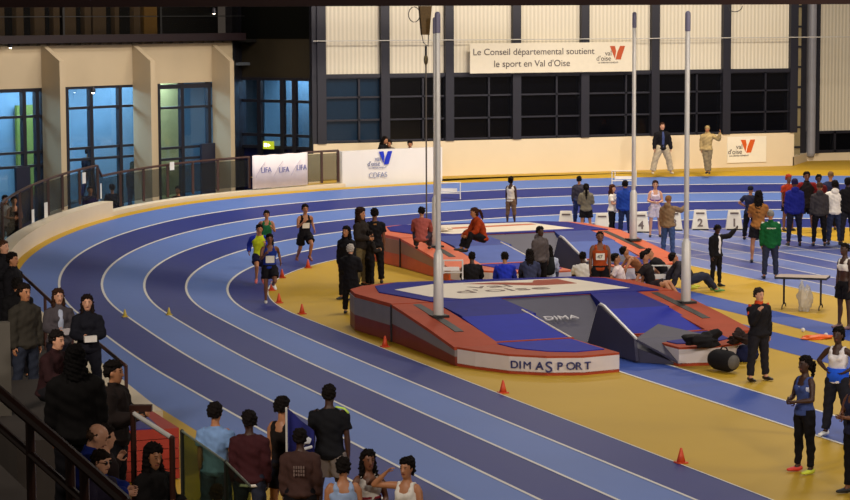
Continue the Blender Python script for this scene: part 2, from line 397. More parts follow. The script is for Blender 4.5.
for (a, b), ms, zz in zip(bays, ([25, 38], [92, 121], [183, 210]), ((86,), (84,), (84,))):
    s0, s1 = max(0, sL(a)), sL(b); w = empty('window_%d' % wn, P0+dL*s0, 'tall blue lit window with dark bars in the left building', None, None, 'structure', rz=Lrot); wn += 1
    L_ = s1-s0; g = MB(); g.box((L_/2, -.02+.12, zwt/2), (L_, .02, zwt)); g.build('pane', m_pane, w)
    fr = MB()
    for t in [0.05]+[sL(x)-s0 for x in ms]+[L_-.06]: fr.box((t, .08, zwt/2), (.14 if 0.1 < t < L_-.1 else .18, .14, zwt))
    for y in (86 if a > 0 else 90, 107, 147, 158) if a > 0 else (90, 117, 153, 167): fr.box((L_/2, .08, zL((a+b)/2 if a > 0 else 20, y)), (L_, .12, .08 if y > 90 else .14))
    fr.build('window_frame', m_dark, w)
# door leaf dark at left bay and right bay
mb = MB(); lbox(mb, sL(199), sL(222), .02, .10, 0, zL(210, 143)); struct(mb.build('door_1', mat('dark_door', (38, 40, 58), .4)), 'dark door in the right window bay')
mb = MB(); lbox(mb, sL(13), sL(27), .02, .10, 0, zL(20, 167)); struct(mb.build('door_2', mat('dark_door', (38, 40, 58), .4)), 'dark door at the far left')
# recess between the left building and far facade
Q0 = atD(236, 100, 79.5); Q1 = atD(314, 100, 77.5); Q0.z = Q1.z = 0
dQ = (Q1-Q0).normalized(); nQ = Vector((dQ.y, -dQ.x, 0)); LQ = (Q1-Q0).length; rQ = math.atan2(dQ.y, dQ.x)
def zQ(x, y): 
    d = ray(x, y); t = (Q0-CAM).dot(nQ)/d.dot(nQ); return (CAM+d*t).z
def sQ(x):
    d = ray(x, 100); t = (Q0-CAM).dot(nQ)/d.dot(nQ); return (CAM+d*t-Q0).dot(dQ)
w = empty('window_%d' % wn, Q0, 'blue lit window bay in the corner recess', None, None, 'structure', rz=rQ); wn += 1
z78, z157 = zQ(270, 78), zQ(270, 147)
g = MB(); g.box((LQ/2, .1, (z78+z157)/2), (LQ, .02, z78-z157)); g.build('pane', m_pane, w)
fr = MB()
for x in (239, 260, 283, 295, 312): fr.box((sQ(x), 0, z78/2), (.16, .14, z78))
for y in (79, 101, 135, 147): fr.box((LQ/2, 0, zQ(270, y)), (LQ, .12, .1))
fr.build('window_frame', m_dark, w)
mb = MB(); c = [Q0, Q1, Q1-nQ*.2, Q0-nQ*.2]; 
mb.prism([(p.x, p.y) for p in c], z78, zQ(270, 39)); struct(mb.build('wall_recess', mat('dark_olive_panel', (52, 46, 36), .4)), 'dark panel above the recess window')
mb = MB(); mb.prism([(p.x, p.y) for p in c], zQ(270, 39), ZT); struct(mb.build('wall_recess', mat('near_black_panel', (16, 17, 14), .7, spec=.1)), 'black upper panel in the corner')
mb = MB(); mb.prism([(p.x, p.y) for p in [Q0+nQ*-.1, Q1-nQ*.1, Q1-nQ*.25, Q0-nQ*.25]], 0, z157); struct(mb.build('door_3', mat('navy_door', (20, 26, 66), .4)), 'dark navy double door in the corner recess')
mb = MB(); b0 = Q0-nQ*3; b1 = Q1-nQ*3+dQ*3; mb.prism([(b0.x-1, b0.y), (b1.x, b1.y), (b1.x, b1.y+.1), (b0.x-1, b0.y+.1)], 0, z78+.5); struct(mb.build('wall_room', m_room), 'blue room wall behind the recess window')
mb = MB(); mb.prism([(p.x, p.y) for p in (P1, Q0+dQ*.2, Q0+dQ*.2-nQ*.3, P1-nL*.3)], 0, ZT); struct(mb.build('wall_corner', m_dark), 'dark corner post wall')
# lights of the corner sign
ex = empty('exit_sign', Q0+dQ*sQ(271)+nQ*.15+Vector((0, 0, zQ(271, 149))), 'small lit green-yellow emergency sign above the navy door', 'exit sign', rz=rQ)
q = MB(); q.box((0, 0, .14), (.42, .08, .26)); q.build('sign_box', mat('lit_sign_box', (150, 160, 40), .5, emit=1.2), ex)
q = MB(); q.box((-.1, -.045, .14), (.12, .01, .12)); q.add([(0, -.046, .2), (0, -.046, .08), (.12, -.046, .14)], [(0, 1, 2)]); q.build('sign_arrow', mat('lit_sign_mark', (255, 250, 190), .5, emit=3), ex)
# dark upper gallery above left building
zg0 = zb_
mb = MB(); lbox(mb, -2, LEN+.3, 0.0, .35, zg0-.02, zg0+.22); struct(mb.build('gallery_beam', mat('dark_brown_beam', (40, 30, 34), .4)), 'dark beam under the upper glazed gallery')
gl_ = MB(); lbox(gl_, -2, LEN+.3, .2, .24, zg0+.2, ZT); gw = struct(gl_.build('window_%d' % wn, mat('dark_gallery_glass', (8, 7, 7), .5, 0, alpha=.35, spec=.1)), 'long dark gallery window above the beige wall')
fr = MB()
for x in (58, 155): lbox(fr, sL(x)-.04, sL(x)+.04, .2, .34, zg0+.2, ZT)
lbox(fr, -2, LEN+.3, .2, .3, zL(100, 17, .2), zL(100, 17, .2)+.03)
fr.build('window_frame', mat('black_bar', (14, 13, 14), .5), gw)
mb = MB(); lbox(mb, -2, LEN+2, -2.6, -2.5, zg0, ZT); struct(mb.build('wall_gallery', mat('gallery_back_black', (12, 11, 10), .9)), 'black back of the gallery')
mb = MB(); lbox(mb, -2, LEN+2, -2.6, 0, zg0-.1, zg0); struct(mb.build('gallery_floor', mat('gallery_back_black', (12, 11, 10), .9)), 'gallery floor slab')
for xa_, xb_ in ((7, 29), (41, 48), (59, 69), (78, 86), (87, 100), (109, 115), (117, 130), (139, 143), (158, 164)):
    mb = MB(); lbox(mb, sL(xa_), sL(xb_), -1.2, -1.0, zg0, ZT); struct(mb.build('gallery_panel', mat('gallery_tan_panel', (104, 84, 60), .8)), 'tan wall panel inside the gallery')
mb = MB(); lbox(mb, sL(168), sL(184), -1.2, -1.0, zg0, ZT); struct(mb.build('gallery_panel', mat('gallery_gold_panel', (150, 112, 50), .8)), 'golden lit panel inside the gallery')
# small lamps
for (x, y, off, nm, lab, st) in ((10.5, 47, .2, 'spot_lamp', 'tiny bright white lamp under the beam at the far left', 12), (93, 92, .3, 'spot_lamp', 'bright round lamp at the top of the second tall window', 12), (214, 13, .3, 'spot_lamp', 'tiny white lamp glinting in the dark gallery glass', 8)):
    p = onL(x, y, off); e = empty(nm, p, lab, 'lamp'); q = MB(); q.ball((0, 0, 0), .05 if st < 20 else .07, 8); q.build('bulb', mat('lamp_glow_%d' % st, (255, 240, 215), .5, emit=st), e, True)
    q = MB(); q.tube([(0, 0, .12), (0, 0, .04)], [.06, .08], 10); q.build('lamp_housing', m_dark, e)
# outer back walls and ceiling (close the hall)
m_ceil = mat('dark_roof', (46, 36, 30), .9)
mb = MB(); mb.box((0, -10, 13.2), (90, 100, .2)); struct(mb.build('ceiling', m_ceil), 'dark hall roof')
# roof beam seen at the very top
bD = 62
a = atD(-60, 6.5, bD); b = atD(910, 6.5, bD)
a.z = b.z = atD(425, 5.8, bD).z
mb = MB(); dd = (b-a).normalized(); nn = Vector((dd.y, -dd.x, 0))
mb.hull8([a, b, b-nn*.4, a-nn*.4]+[p+Vector((0, 0, 1.0)) for p in (a, b, b-nn*.4, a-nn*.4)])
rbeam = struct(mb.build('roof_beam', mat('dark_red_brown_beam', (34, 16, 12), .7, 0, .15, 2, spec=.2)), 'dark reddish roof beam across the top of the hall')
# winch with rope
p = atD(425, 6, bD-1); e = empty('rope_winch', p, 'rusty brown winch bracket with looped cable hanging from the roof beam', 'winch')
q = MB(); q.add([], []); q.hull8([(-.1, -.06, -.75), (.1, -.06, -.75), (.1, .06, -.75), (-.1, .06, -.75), (-.17, -.06, 0), (.17, -.06, 0), (.17, .06, 0), (-.17, .06, 0)]); q.build('bracket', mat('rusty_bracket', (84, 62, 22), .5, .3, .3, 20), e)
q = MB(); q.tube([(-.1, 0, -.7), (-.05, 0, -.95), (.08, 0, -1.05), (.1, 0, -.75)], [.012]*4, 6); q.tube([(.02, 0, -1.05), (.02, 0, -1.3)], [.03, .03], 6); q.build('hook', m_dark, e)
q = MB(); q.ball((.02, 0, -1.4), (.06, .05, .14), 8); q.build('pulley', mat('brass_pulley', (96, 86, 60), .4, .5), e, True)
q = MB(); pts = [(-.12+.0, 0, -.05)]+[(-.30+.16*math.cos(a), 0, -.22+.2*math.sin(a)) for a in [i*.5 for i in range(-1, 13)]]; q.tube(pts, [.012]*len(pts), 6); q.build('cable_loop', mat('black_cable', (20, 20, 20), .6), e)
q = MB(); q.tube([(.02, 0, -1.5), (.02, 0, -6.9)], [.022, .022], 6); q.build('rope', mat('grey_rope', (96, 90, 86), .7), e)
p = atD(735, 6, bD-1); q = MB(); q.tube([p+Vector(w3(.19*math.cos(a), 0, .15*math.sin(a)-.0)) for a in [math.pi+i*math.pi/10 for i in range(11)]], [.012]*11, 6)
q.build('cable_loop', mat('black_cable', (20, 20, 20), .6), rbeam)

# ------------------------------------------------------------------ railing on the left bend
m_rail = mat('brown_handrail', (64, 36, 28), .4)
def glass_mat(nm, rgb, a, base=(.10, .105, .10, 1)):
    m = bpy.data.materials.new(nm); m.use_nodes = True; nt = m.node_tree; nt.nodes.clear()
    o = nt.nodes.new('ShaderNodeOutputMaterial'); mx = nt.nodes.new('ShaderNodeMixShader'); t = nt.nodes.new('ShaderNodeBsdfTransparent'); g = nt.nodes.new('ShaderNodeBsdfPrincipled')
    t.inputs[0].default_value = tuple((c/255)**2.2 for c in rgb)+(1,); g.inputs['Base Color'].default_value = base; g.inputs['Roughness'].default_value = .15; mx.inputs[0].default_value = a
    nt.links.new(t.outputs[0], mx.inputs[1]); nt.links.new(g.outputs[0], mx.inputs[2]); nt.links.new(mx.outputs[0], o.inputs[0]); return m
m_gl = glass_mat('railing_glass', (206, 208, 206), .10)
def rail_run(Ss, w0, lift, hgt, label):
    base = tp(Ss[0], w0); e = empty('glass_railing', base, label, 'railing')
    top = MB(); P = []
    for i in range(60):
        S = Ss[0]+(Ss[-1]-Ss[0])*i/59; p = tp(S, w0); P.append(p+Vector((0, 0, lift(S)+hgt))-base)
    top.tube(P, [.035]*len(P), 8); top.build('top_rail', m_rail, e)
    for k, S in enumerate(Ss):
        p = tp(S, w0)-base+Vector((0, 0, lift(S))); q = MB(); q.box((p.x, p.y, p.z+hgt/2), (.07, .07, hgt)); q.build('post', m_rail, e)
        if k < len(Ss)-1:
            rings = []
            for j in range(5):
                s_ = S+(Ss[k+1]-S)*(j+.25)/4.5; a = tp(s_, w0)-base+Vector((0, 0, lift(s_)+.06)); b = tp(s_, w0+.02)-base+Vector((0, 0, lift(s_)+.06)); dz = Vector((0, 0, hgt-.14))
                rings.append([a, b, b+dz, a+dz])
            q = MB(); q.loft(rings); q.build('glass_panel', m_gl, e)
    return e
posts = [S_px(x) for x in (9, 17, 26.5, 38, 54, 68, 85, 103, 125, 148, 172, 197, 222, 253)]
rail_run(posts, 6.55, lambda S: (.42 if S < Sa else .10), .95, 'curved brown railing with glass panels above the white kerb on the left bend')
posts = [S_px(x) for x in (309, 324, 340)]
rail_run(posts, 6.5, lambda S: .10, 1.0, 'short dark railing between the white banner and the board wall')
# banner
p0, p1 = tp(S_px(252), 6.36), tp(S_px(307), 6.36); p0.z = p1.z = tp(S_px(280), 6.36).z+.12
e = empty('banner', p0, 'white fabric banner with three blue club logos hung on the railing', 'banner', rz=math.atan2((p1-p0).y, (p1-p0).x)); wB = (p1-p0).length; hB = 1.02
q = MB(); rings = []
for i in range(25):
    x = wB*i/24; y = .012*math.sin(i*1.1); rings.append([(x, y-.006, 0), (x, y+.006, 0), (x, y+.006, hB+.01*math.sin(i*.9)), (x, y-.006, hB+.01*math.sin(i*.9))])
q.loft(rings); q.build('cloth', mat('banner_white', (228, 218, 222), .7, 0, .03), e, True)
for k in range(3):
    x = .22+k*wB*.32
    text_mesh('lettering', 'LIFA', .24, mat('banner_blue', (110, 112, 168), .6), frame((x+.12, -.03, .48-.03*(k == 1)), (1, 0, 0), (0, 0, 1)), e, depth=.004)
    q = MB(); q.tube([(x-.1, -.03, .35), (x+.1, -.03, .62), (x+.3, -.03, .80)], [.008]*3, 6); q.build('logo_line', mat('banner_grey_line', (190, 180, 196), .6), e)
# papers on the glass
for i, (x, y) in enumerate(((33, 216), (46, 210), (84, 178), (101, 191), (172, 166))):
    S = S_px(x); p = tp(S, 6.5); d = ray(x, y); t = (p-CAM).dot(p.normalized())/d.dot(p.normalized()); c = CAM+d*t
    A = math.atan2(p.y, p.x); q = MB(); w_, h_ = ((.24, .34), (.28, .40), (.22, .30), (.07, .42), (.22, .24))[i]
    q.box((0, 0, 0), (w_, .006, h_)); o = q.build('paper_notice', mat('paper_white', (228, 226, 220), .7)); o.location = c; o.rotation_euler = (0, 0, A-math.pi/2)
    tag(o, ('small white notice taped low on the railing glass, lower-left one', 'white notice on the railing glass, second from the left', 'white paper taped to the handrail before the second tall window', 'narrow white strip on the railing where the kerb steps down', 'white paper taped to the handrail before the cream partition')[i], 'notice')
# ------------------------------------------------------------------ vaulting pads
m_pblue = mat('pad_blue_vinyl', (30, 34, 118), .65, 0, .08, 3, .15, spec=.15)
m_pblue2 = mat('pad_slope_blue_vinyl', (30, 42, 150), .65, 0, .08, 3, .15, spec=.15)
m_pgrey = mat('pad_grey_vinyl', (120, 114, 116), .5, 0, .08, 3, .2)
m_pdgrey = mat('pad_slate_vinyl', (58, 56, 76), .6, 0, .08, 3, .15)
m_pwhite = mat('pad_white_vinyl', (220, 208, 190), .5, 0, .04, 2, .1)
m_black = mat('black_plastic', (22, 20, 22), .5)
m_alu = mat('brushed_aluminium', (206, 202, 196), .4, .15, .04, 8)
def pad(e, red, near):
    m_red = red; m_sk = mat('pad_skirt_red' if near else 'pad_skirt_orange', (112, 44, 34) if near else (196, 84, 36), .5, 0, .1, 3, .25)
    m_pb1 = m_pblue if near else mat('far_slope_blue', (52, 66, 134), .6, 0, .08, 3, .15, spec=.2)
    m_pb2 = m_pblue2 if near else mat('far_slope_pale_blue', (72, 92, 160), .6, 0, .08, 3, .15, spec=.2)
    m_band = m_pgrey if near else mat('pad_band_faded', (150, 108, 82), .5, 0, .08, 3, .2)
    # outline (local frame = world minus origin of the near pad)
    X0, X1 = -15.2, -8.75
    back = [(-15.2, -4.9), (-15.32, -2.9), (-15.15, -2.1), (-14.7, -1.6), (-13.9, -1.25), (-9.7, -1.75), (-9.05, -2.1), (-8.75, -2.8), (-8.75, -4.9)]
    b = MB(); b.prism(back, 0.02, .35); b.build('skirt', m_sk, e)
    def off(poly, d):
        c = Vector((sum(p[0] for p in poly)/len(poly), sum(p[1] for p in poly)/len(poly))); return [((p[0]-c.x)*(1-d)+c.x, (p[1]-c.y)*(1-d)+c.y) for p in poly]
    b = MB(); b.prism(off(back, -.002), .35, .72); b.build('grey_band', m_band, e)
    b = MB(); b.prism(off(back, .004), .72, .80); b.build('top_edge', m_red, e)
    inner = [(-14.35, -4.9), (-14.8, -3.0), (-14.5, -1.9), (-13.8, -1.4), (-9.75, -1.85), (-9.2, -2.4), (-9.1, -4.9)]
    b = MB(); b.prism(inner, .8, .82); b.build('top_cover', m_pblue, e)
    b = MB()
    if near: b.prism([(-14.35, -2.75), (-13.2, -2.1), (-10.0, -2.15), (-9.55, -4.4), (-13.6, -4.8), (-14.1, -4.2)], .82, .826)
    else: b.prism([(-14.2, -3.4), (-12.9, -2.0), (-10.3, -2.1), (-9.9, -4.4), (-13.6, -4.6)], .82, .826)
    b.build('white_print_panel', m_pwhite, e)
    if near:
        mv = mat('faded_red_print', (150, 66, 46), .5); mt = mat('faded_grey_print', (110, 90, 84), .5)
        q = MB(); q.prism([(-12.6, -2.35), (-11.7, -2.9), (-11.2, -3.25), (-10.25, -3.2), (-10.3, -2.25), (-10.9, -2.3), (-11.1, -2.7), (-11.9, -2.35)], .826, .830); q.build('logo_mark', mv, e)
        text_mesh('lettering', 'val', .72, mt, frame((-12.75, -3.25, .829), (1, 0, 0), (0, 1, 0)), e, .002, 1.3)
        text_mesh('lettering', "d'oise", .72, mt, frame((-13.35, -3.95, .829), (1, 0, 0), (0, 1, 0)), e, .002, 1.3)
    else:
        q = MB(); q.prism([(-14.0, -3.4), (-10.4, -2.9), (-10.4, -2.6), (-14.0, -3.0)], .826, .83); q.build('logo_mark', mat('faded_orange_print', (190, 90, 50), .5), e)
    b = MB(); b.box((-15.2, -4.91, .40), (.06, .05, .76)); b.build('seam', m_black, e)
    # left sloping module with slot
    for sx, s in ((0, 1), (1, -1)):
        xo = X0 if sx == 0 else X1; xi = xo+s*.95
        def P(x, y, z): return (x, y, z)
        ys = [-4.92, -5.6, -7.0, -8.45]; zs = [.79, .72, .56, .37]
        b = MB(); b.loft([[(xo, y, .02), (xi, y, .02), (xi, y, z*.5), (xo, y, z*.5)] for y, z in zip(ys, zs)]); b.build('skirt', m_sk, e)
        b = MB(); b.loft([[(xo-s*.005, y, z*.5), (xi, y, z*.5), (xi, y, z-.06), (xo-s*.005, y, z-.06)] for y, z in zip(ys, zs)]); b.build('grey_band', m_band, e)
        b = MB(); b.loft([[(xo-s*.01, y, z-.06), (xi, y, z-.06), (xi, y, z), (xo-s*.01, y, z)] for y, z in zip(ys, zs)]); b.build('side_ramp', m_red, e)
        b = MB(); b.loft([[(xo+s*.42, y, z-.05), (xo+s*.60, y, z-.05), (xo+s*.60, y, z+.008), (xo+s*.42, y, z+.008)] for y, z in ((-5.0, .775), (-5.6, .72), (-7.0, .56), (-7.4, .51))]); b.build('upright_slot', m_black, e)
    # blue front slopes left / right, grey centre slope
    def slope(nm, x0, x1, x0b, x1b, ya, za, yb, zb, m, ym=None, zm=None, th=.25):
        q = MB(); R = [[(x0, ya, za-th), (x1, ya, za-th), (x1, ya, za), (x0, ya, za)]]
        if ym is not None: 
            t = (ym-ya)/(yb-ya); xa_, xb_ = x0+(x0b-x0)*t, x1+(x1b-x1)*t
            R.append([(xa_, ym, zm-th), (xb_, ym, zm-th), (xb_, ym, zm), (xa_, ym, zm)])
        R.append([(x0b, yb, max(.01, zb-th)), (x1b, yb, max(.01, zb-th)), (x1b, yb, zb), (x0b, yb, zb)])
        q.loft(R); return q.build(nm, m, e)
    slope('front_slope', -14.3, -12.8, -14.2, -12.62, -4.85, .82, -6.4, .66, m_pb1)
    slope('front_slope', -14.25, -12.70, -14.2, -12.62, -6.4, .665, -8.2, .36, m_pb2)
    slope('front_slope', -10.7, -9.65, -11.0, -9.6, -4.85, .82, -6.4, .66, m_pb1)
    slope('front_slope', -11.0, -9.65, -11.3, -9.6, -6.4, .665, -8.2, .36, m_pb2)
    slope('centre_slope', -12.8, -10.72, -12.6, -11.3, -4.85, .80, -7.6, .05, m_pdgrey, th=.2)
    q = MB(); q.prism([(-12.8, -4.9), (-10.9, -4.9), (-11.1, -6.2), (-12.7, -6.2)], .05, [.78, .78, .40, .40]); q.build('centre_block', m_pdgrey, e)
    q = MB(); q.tube([(-12.8, -6.1, .70), (-12.62, -8.2, .37)], [.02, .02], 6); q.build('piping', m_pwhite, e)
    if near: text_mesh('lettering', 'DIMA', .25, mat('pale_print', (190, 186, 190), .5), frame((-12.35, -6.25, .485), (1, 0, 0), (0, .965, .262)), e, .012, 1.25)
    for x0_, x1_ in ((-14.25, -12.62), (-11.3, -9.6)):
        q = MB(); q.box(((x0_+x1_)/2, -8.24, .385), (x1_-x0_, .07, .03)); q.build('red_hem', m_red, e)
    # noses
    L = [(-15.15, -8.45), (-14.98, -8.95), (-14.6, -9.7), (-14.05, -10.2), (-13.4, -10.42), (-12.6, -10.3)]
    nose = [(-12.62, -8.2), (-15.2, -8.2)]+L
    sk = mat('pad_nose_grey', (204, 194, 196), .5, 0, .05, 3, .15)
    q = MB(); q.prism(nose[::-1][::-1], .05, .33); q.build('nose_skirt', sk, e)
    q = MB(); q.prism(nose, .0, .06); q.build('nose_hem', m_red, e)
    q = MB(); q.prism(nose, .33, .37); q.build('nose_edge', m_red, e)
    q = MB(); q.prism([(-12.7, -8.3), (-14.3, -8.3), (-14.2, -9.1), (-13.8, -9.7), (-13.35, -9.95), (-12.7, -9.85)], .37, .385); q.build('nose_cover', m_pblue2, e)
    if near:   # lettering follows the curved skirt
        body = 'DIMASPORT'; seg = [Vector((p[0], p[1], 0)) for p in L]; ln = [0]
        for a_, b_ in zip(seg, seg[1:]): ln.append(ln[-1]+(b_-a_).length)
        def PL(t):
            for k in range(len(seg)-1):
                if t <= ln[k+1] or k == len(seg)-2: return seg[k]+(seg[k+1]-seg[k])*((t-ln[k])/(ln[k+1]-ln[k])), (seg[k+1]-seg[k]).normalized()
        t = 1.40
        for ch in body:
            big = ch == 'S'; w_ = {'I': .075, 'M': .25}.get(ch, .165)*(1.0 if not big else 1.3)
            p, d = PL(t+w_/2); n_ = Vector((d.y, -d.x, 0)); o = p-d*w_/2+n_*.028+Vector((0, 0, .115 if not big else .07))
            text_mesh('lettering', ch, .20 if not big else .29, mat('navy_print', (40, 44, 100), .5), frame(o, d, (0, 0, 1)), e, .008, 1.1, off=0 if ch == 'M' else .003)
            t += w_+.006
    Rn = [(-9.15, -8.45), (-9.05, -9.1), (-9.4, -9.65), (-10.0, -10.05), (-10.6, -10.2), (-11.25, -10.1)]
    nose = [(-11.3, -8.2), ]+Rn[::-1]+[(-8.75, -8.2)]
    q = MB(); q.prism(nose, .05, .33); q.build('nose_skirt', sk, e)
    q = MB(); q.prism(nose, 0, .06); q.build('nose_hem', m_red, e)
    q = MB(); q.prism(nose, .33, .37); q.build('nose_edge', m_red, e)
    q = MB(); q.prism([(-11.2, -8.3), (-11.1, -9.7), (-10.4, -9.8), (-9.8, -9.4), (-9.6, -8.3)], .37, .385); q.build('nose_cover', m_pblue, e)
    if near: text_mesh('lettering', 'DIMA', .24, mat('navy_print', (40, 44, 100), .5), frame((-9.98, -10.07, .09), Vector((.6, .40, 0)), (0, 0, 1)), e, .008, 1.1)
    # box flaps
    q = MB(); a_ = [(-11.86, -7.2, .02), (-11.86, -7.75, .96), (-11.84, -9.35, .47), (-11.84, -9.45, .05)]
    q.add(a_+[(x+.06, y, z) for x, y, z in a_], [(0, 1, 2, 3), (7, 6, 5, 4), (0, 4, 5, 1), (1, 5, 6, 2), (2, 6, 7, 3), (3, 7, 4, 0)]); q.build('box_flap', m_pdgrey, e)
    q = MB(); q.tube([(-11.83, -7.2, .03), (-11.83, -7.72, .92), (-11.83, -7.82, .97), (-11.82, -7.95, .95), (-11.81, -9.38, .48)], [.03]*5, 8); q.build('flap_piping', m_alu, e)
    q = MB(); quadslab(q, (-11.8, -9.35, .47), (-11.2, -10.12, .06), (-10.05, -8.9, .40), (-10.6, -7.9, .52), .04); q.build('grey_apron', m_pdgrey, e)
    q = MB(); q.prism([(-11.8, -8.2), (-11.25, -8.2), (-11.25, -9.9), (-11.8, -9.35)], .01, [.3, .34, .05, .3]); q.build('apron_block', m_pdgrey, e)
pn = empty('vaulting_pad', (0, 0, 0), 'near blue and red vaulting pad with grey DIMASPORT nose and white printed top', 'landing mat', 'pole vault landing pads')
pad(pn, mat('pad_red_vinyl', (158, 68, 44), .65, 0, .08, 3, .15, spec=.15), True)
pf = empty('vaulting_pad', (5.1, 13.4, 0), 'far blue and bright orange vaulting pad with a striped white top, behind the near one', 'landing mat', 'pole vault landing pads')
pad(pf, mat('pad_orange_vinyl', (200, 88, 50), .45, 0, .08, 3, .15), False)
def upright(p, top, lab, sleeve=True):
    e = empty('vault_upright', p, lab, 'vault upright', 'aluminium uprights of the two vaulting pads'); h = top-p[2]
    b = MB(); b.tube([(0, 0, 1.0), (0, 0, h)], [.055, .05], 14); b.build('mast', m_alu, e, True)
    b = MB(); b.tube([(0, 0, 0), (0, 0, 1.25), (0, 0, 1.3)], [.105, .095, .07], 14); b.build('sleeve', m_alu, e, True)
    b = MB(); b.tube([(0, 0, h-.35), (0, 0, h)], [.058, .058], 14); b.build('end_collar', mat('grey_collar', (110, 106, 130), .4), e)
    b = MB(); b.box((0, 0, 0), (.34, .34, .05)); b.build('foot_plate', m_black, e)
upright((-14.63, -6.10, .665), 6.72, 'left aluminium upright of the near pad, tallest pole in the centre of view')
upright((-9.02, -6.02, .675), 6.72, 'right aluminium upright of the near pad beside the lying athletes')
upright((-3.95, 7.0, .66), 6.72, 'aluminium upright at the right of the far pad, by the number four marker')
upright((-9.55, 7.3, .665), 6.6, 'upright at the left of the far pad, almost hidden behind the near left pole')
# ------------------------------------------------------------------ small things on the floor
def cone(p, h, m, lab, grp):
    e = empty('marker_cone', p, lab, 'cone', grp)
    b = MB(); b.tube([(0, 0, .02), (0, 0, h*.5), (0, 0, h)], [h*.30, h*.19, h*.07], 14, dome=False); b.build('cone_body', m, e, True)
    b = MB(); b.box((0, 0, .012), (h*.72, h*.72, .02)); b.build('base', m, e)
m_cone = mat('orange_cone', (206, 74, 40), .5)
cl = ['by the heel of the runner in black', 'on the inner line left of the runner in black', 'beside the leading runner in blue, farthest left of the orange ones', 'below the leading runner on the inner line', 'on the inner line in front of the grey-haired man', 'at the foot of the red side of the near pad', 'in front of the DIMASPORT nose', 'nearest the camera at the lower right']
for i, (x, y) in enumerate(((308, 268), (282, 278), (272, 290.5), (279, 303), (302, 314), (385, 347), (503, 393), (681, 463))):
    p = at(x, y); 
    r = math.hypot(p.x, max(p.y, 0)); 
    cone(p, .23, m_cone, 'small orange cone '+cl[i], 'orange cones along the inner line')
m_cy = mat('yellow_cone', (196, 170, 70), .5)
for x, y, l in ((125, 317, 'left one of the two yellow cones'), (169, 315, 'right one of the two yellow cones')):
    p = atG(x, y); cone(p, .17, m_cy, 'small pale yellow cone on a lane line, '+l, 'yellow cones on the bend')
# lane number boxes
def marker(x, y, num, lab):
    p = atG(x, y); e = empty('lane_marker', p, lab, 'lane marker', 'white lane number boxes', rz=math.radians(-24))
    b = MB(); w0, w1, h, d0, d1 = .52, .36, .62, .22, .06
    b.hull8([(-w0/2, -d0, 0), (w0/2, -d0, 0), (w0/2, d0, 0), (-w0/2, d0, 0), (-w1/2, -d1, h), (w1/2, -d1, h), (w1/2, d1, h), (-w1/2, d1, h)])
    b.build('box_body', mat('marker_white', (222, 216, 204), .5, 0, .02), e)
    if num:
        text_mesh('number', num, .34, mat('marker_print', (110, 96, 92), .5), frame((-.09, -d0-.012+.04, .12), (1, 0, 0), (0, d0-d1, h)), e, .006, 1, off=.01)
    b = MB()
    for z in (.52,): b.box((0, -.105, z), (.26, .012, .05))
    b.build('top_print', mat('marker_print', (110, 96, 92), .5), e)
    b = MB(); b.box((0, -.16-.1, .02), (.5, .1, .04)); b.build('foot', m_black, e)
marker(734, 229.5, '1', 'white lane marker box with number 1, rightmost in the row')
marker(700, 229.5, '2', 'white lane marker box with number 2 behind the long sleeved arm')
marker(674, 230, '3', 'white lane marker box with number 3 beside the grey hooded man')
marker(641, 232, '4', 'white lane marker box with number 4 at the foot of the far upright')
marker(602, 233, '', 'white lane marker box without readable number right of the ponytailed person in grey')
marker(566, 231, '', 'white lane marker box without readable number, leftmost, behind the far pad')
# white tube frames with a small plate (height displays)
def frame_stand(p, w, h, lab, face, plate=True):
    e = empty('display_frame', p, lab, 'display frame', 'small white tube frames', rz=face)
    m = mat('white_tube', (216, 212, 206), .4); b = MB()
    for x in (-w/2, w/2): b.tube([(x, 0, 0), (x, 0, h)], [.018, .018], 6); b.tube([(x, -.2, 0.02), (x, .2, .02)], [.018, .018], 6)
    for z in (h, h*.35): b.tube([(-w/2, 0, z), (w/2, 0, z)], [.018, .018], 6)
    b.tube([(-w/2+.1, 0, h*.3), (-w/2+.1, 0, h)], [.014, .014], 6)
    b.build('tube_frame', m, e)
    if plate:
        b = MB(); b.box((0, 0, h*.55), (w*.72, .03, h*.2)); b.build('name_plate', mat('plate_white', (236, 230, 222), .5), e)
RC = math.radians(-20.7)
p = at(451, 279, .82); frame_stand(p, .52, .42, 'small white tube frame standing on the near pad beside the left upright', RC)
frame_stand(atG(449, 199), .72, .52, 'small white tube frame on the far lanes left of the walking woman', RC)
frame_stand(atG(624, 186), .80, .50, 'small white tube frame on the far lanes behind the person in blue', RC)
frame_stand(at(659, 290, 0), .46, .60, 'small white tube frame among the lying athletes', RC)
# folding table with plastic bag
pa, pb = at(781, 309), at(823, 312)
p = (at(779, 304)+at(826, 313))/2
e = empty('folding_table', p, 'grey folding table with black edge and bent tube legs on the yellow floor', 'table', rz=math.radians(-38))
b = MB(); b.box((0, 0, .73), (1.15, .62, .03)); b.build('tabletop', mat('table_grey_top', (178, 158, 146), .4), e)
b = MB()
for s in (-1, 1): b.box((0, s*.315, .72), (1.17, .015, .045)); b.box((s*.58, 0, .72), (.015, .64, .045))
b.build('table_edge', m_black, e)
for s in (-1, 1):
    b = MB(); b.tube([(s*.42, -.3, 0), (s*.42, -.28, .06), (s*.42, -.2, .09), (s*.42, .2, .09), (s*.42, .28, .06), (s*.42, .3, 0)], [.014]*6, 6)
    for y in (-.07, .07): b.tube([(s*.42, y, .09), (s*.42, y, .72)], [.013, .013], 6)
    b.build('leg', mat('dark_tube', (50, 44, 44), .4, .5), e)
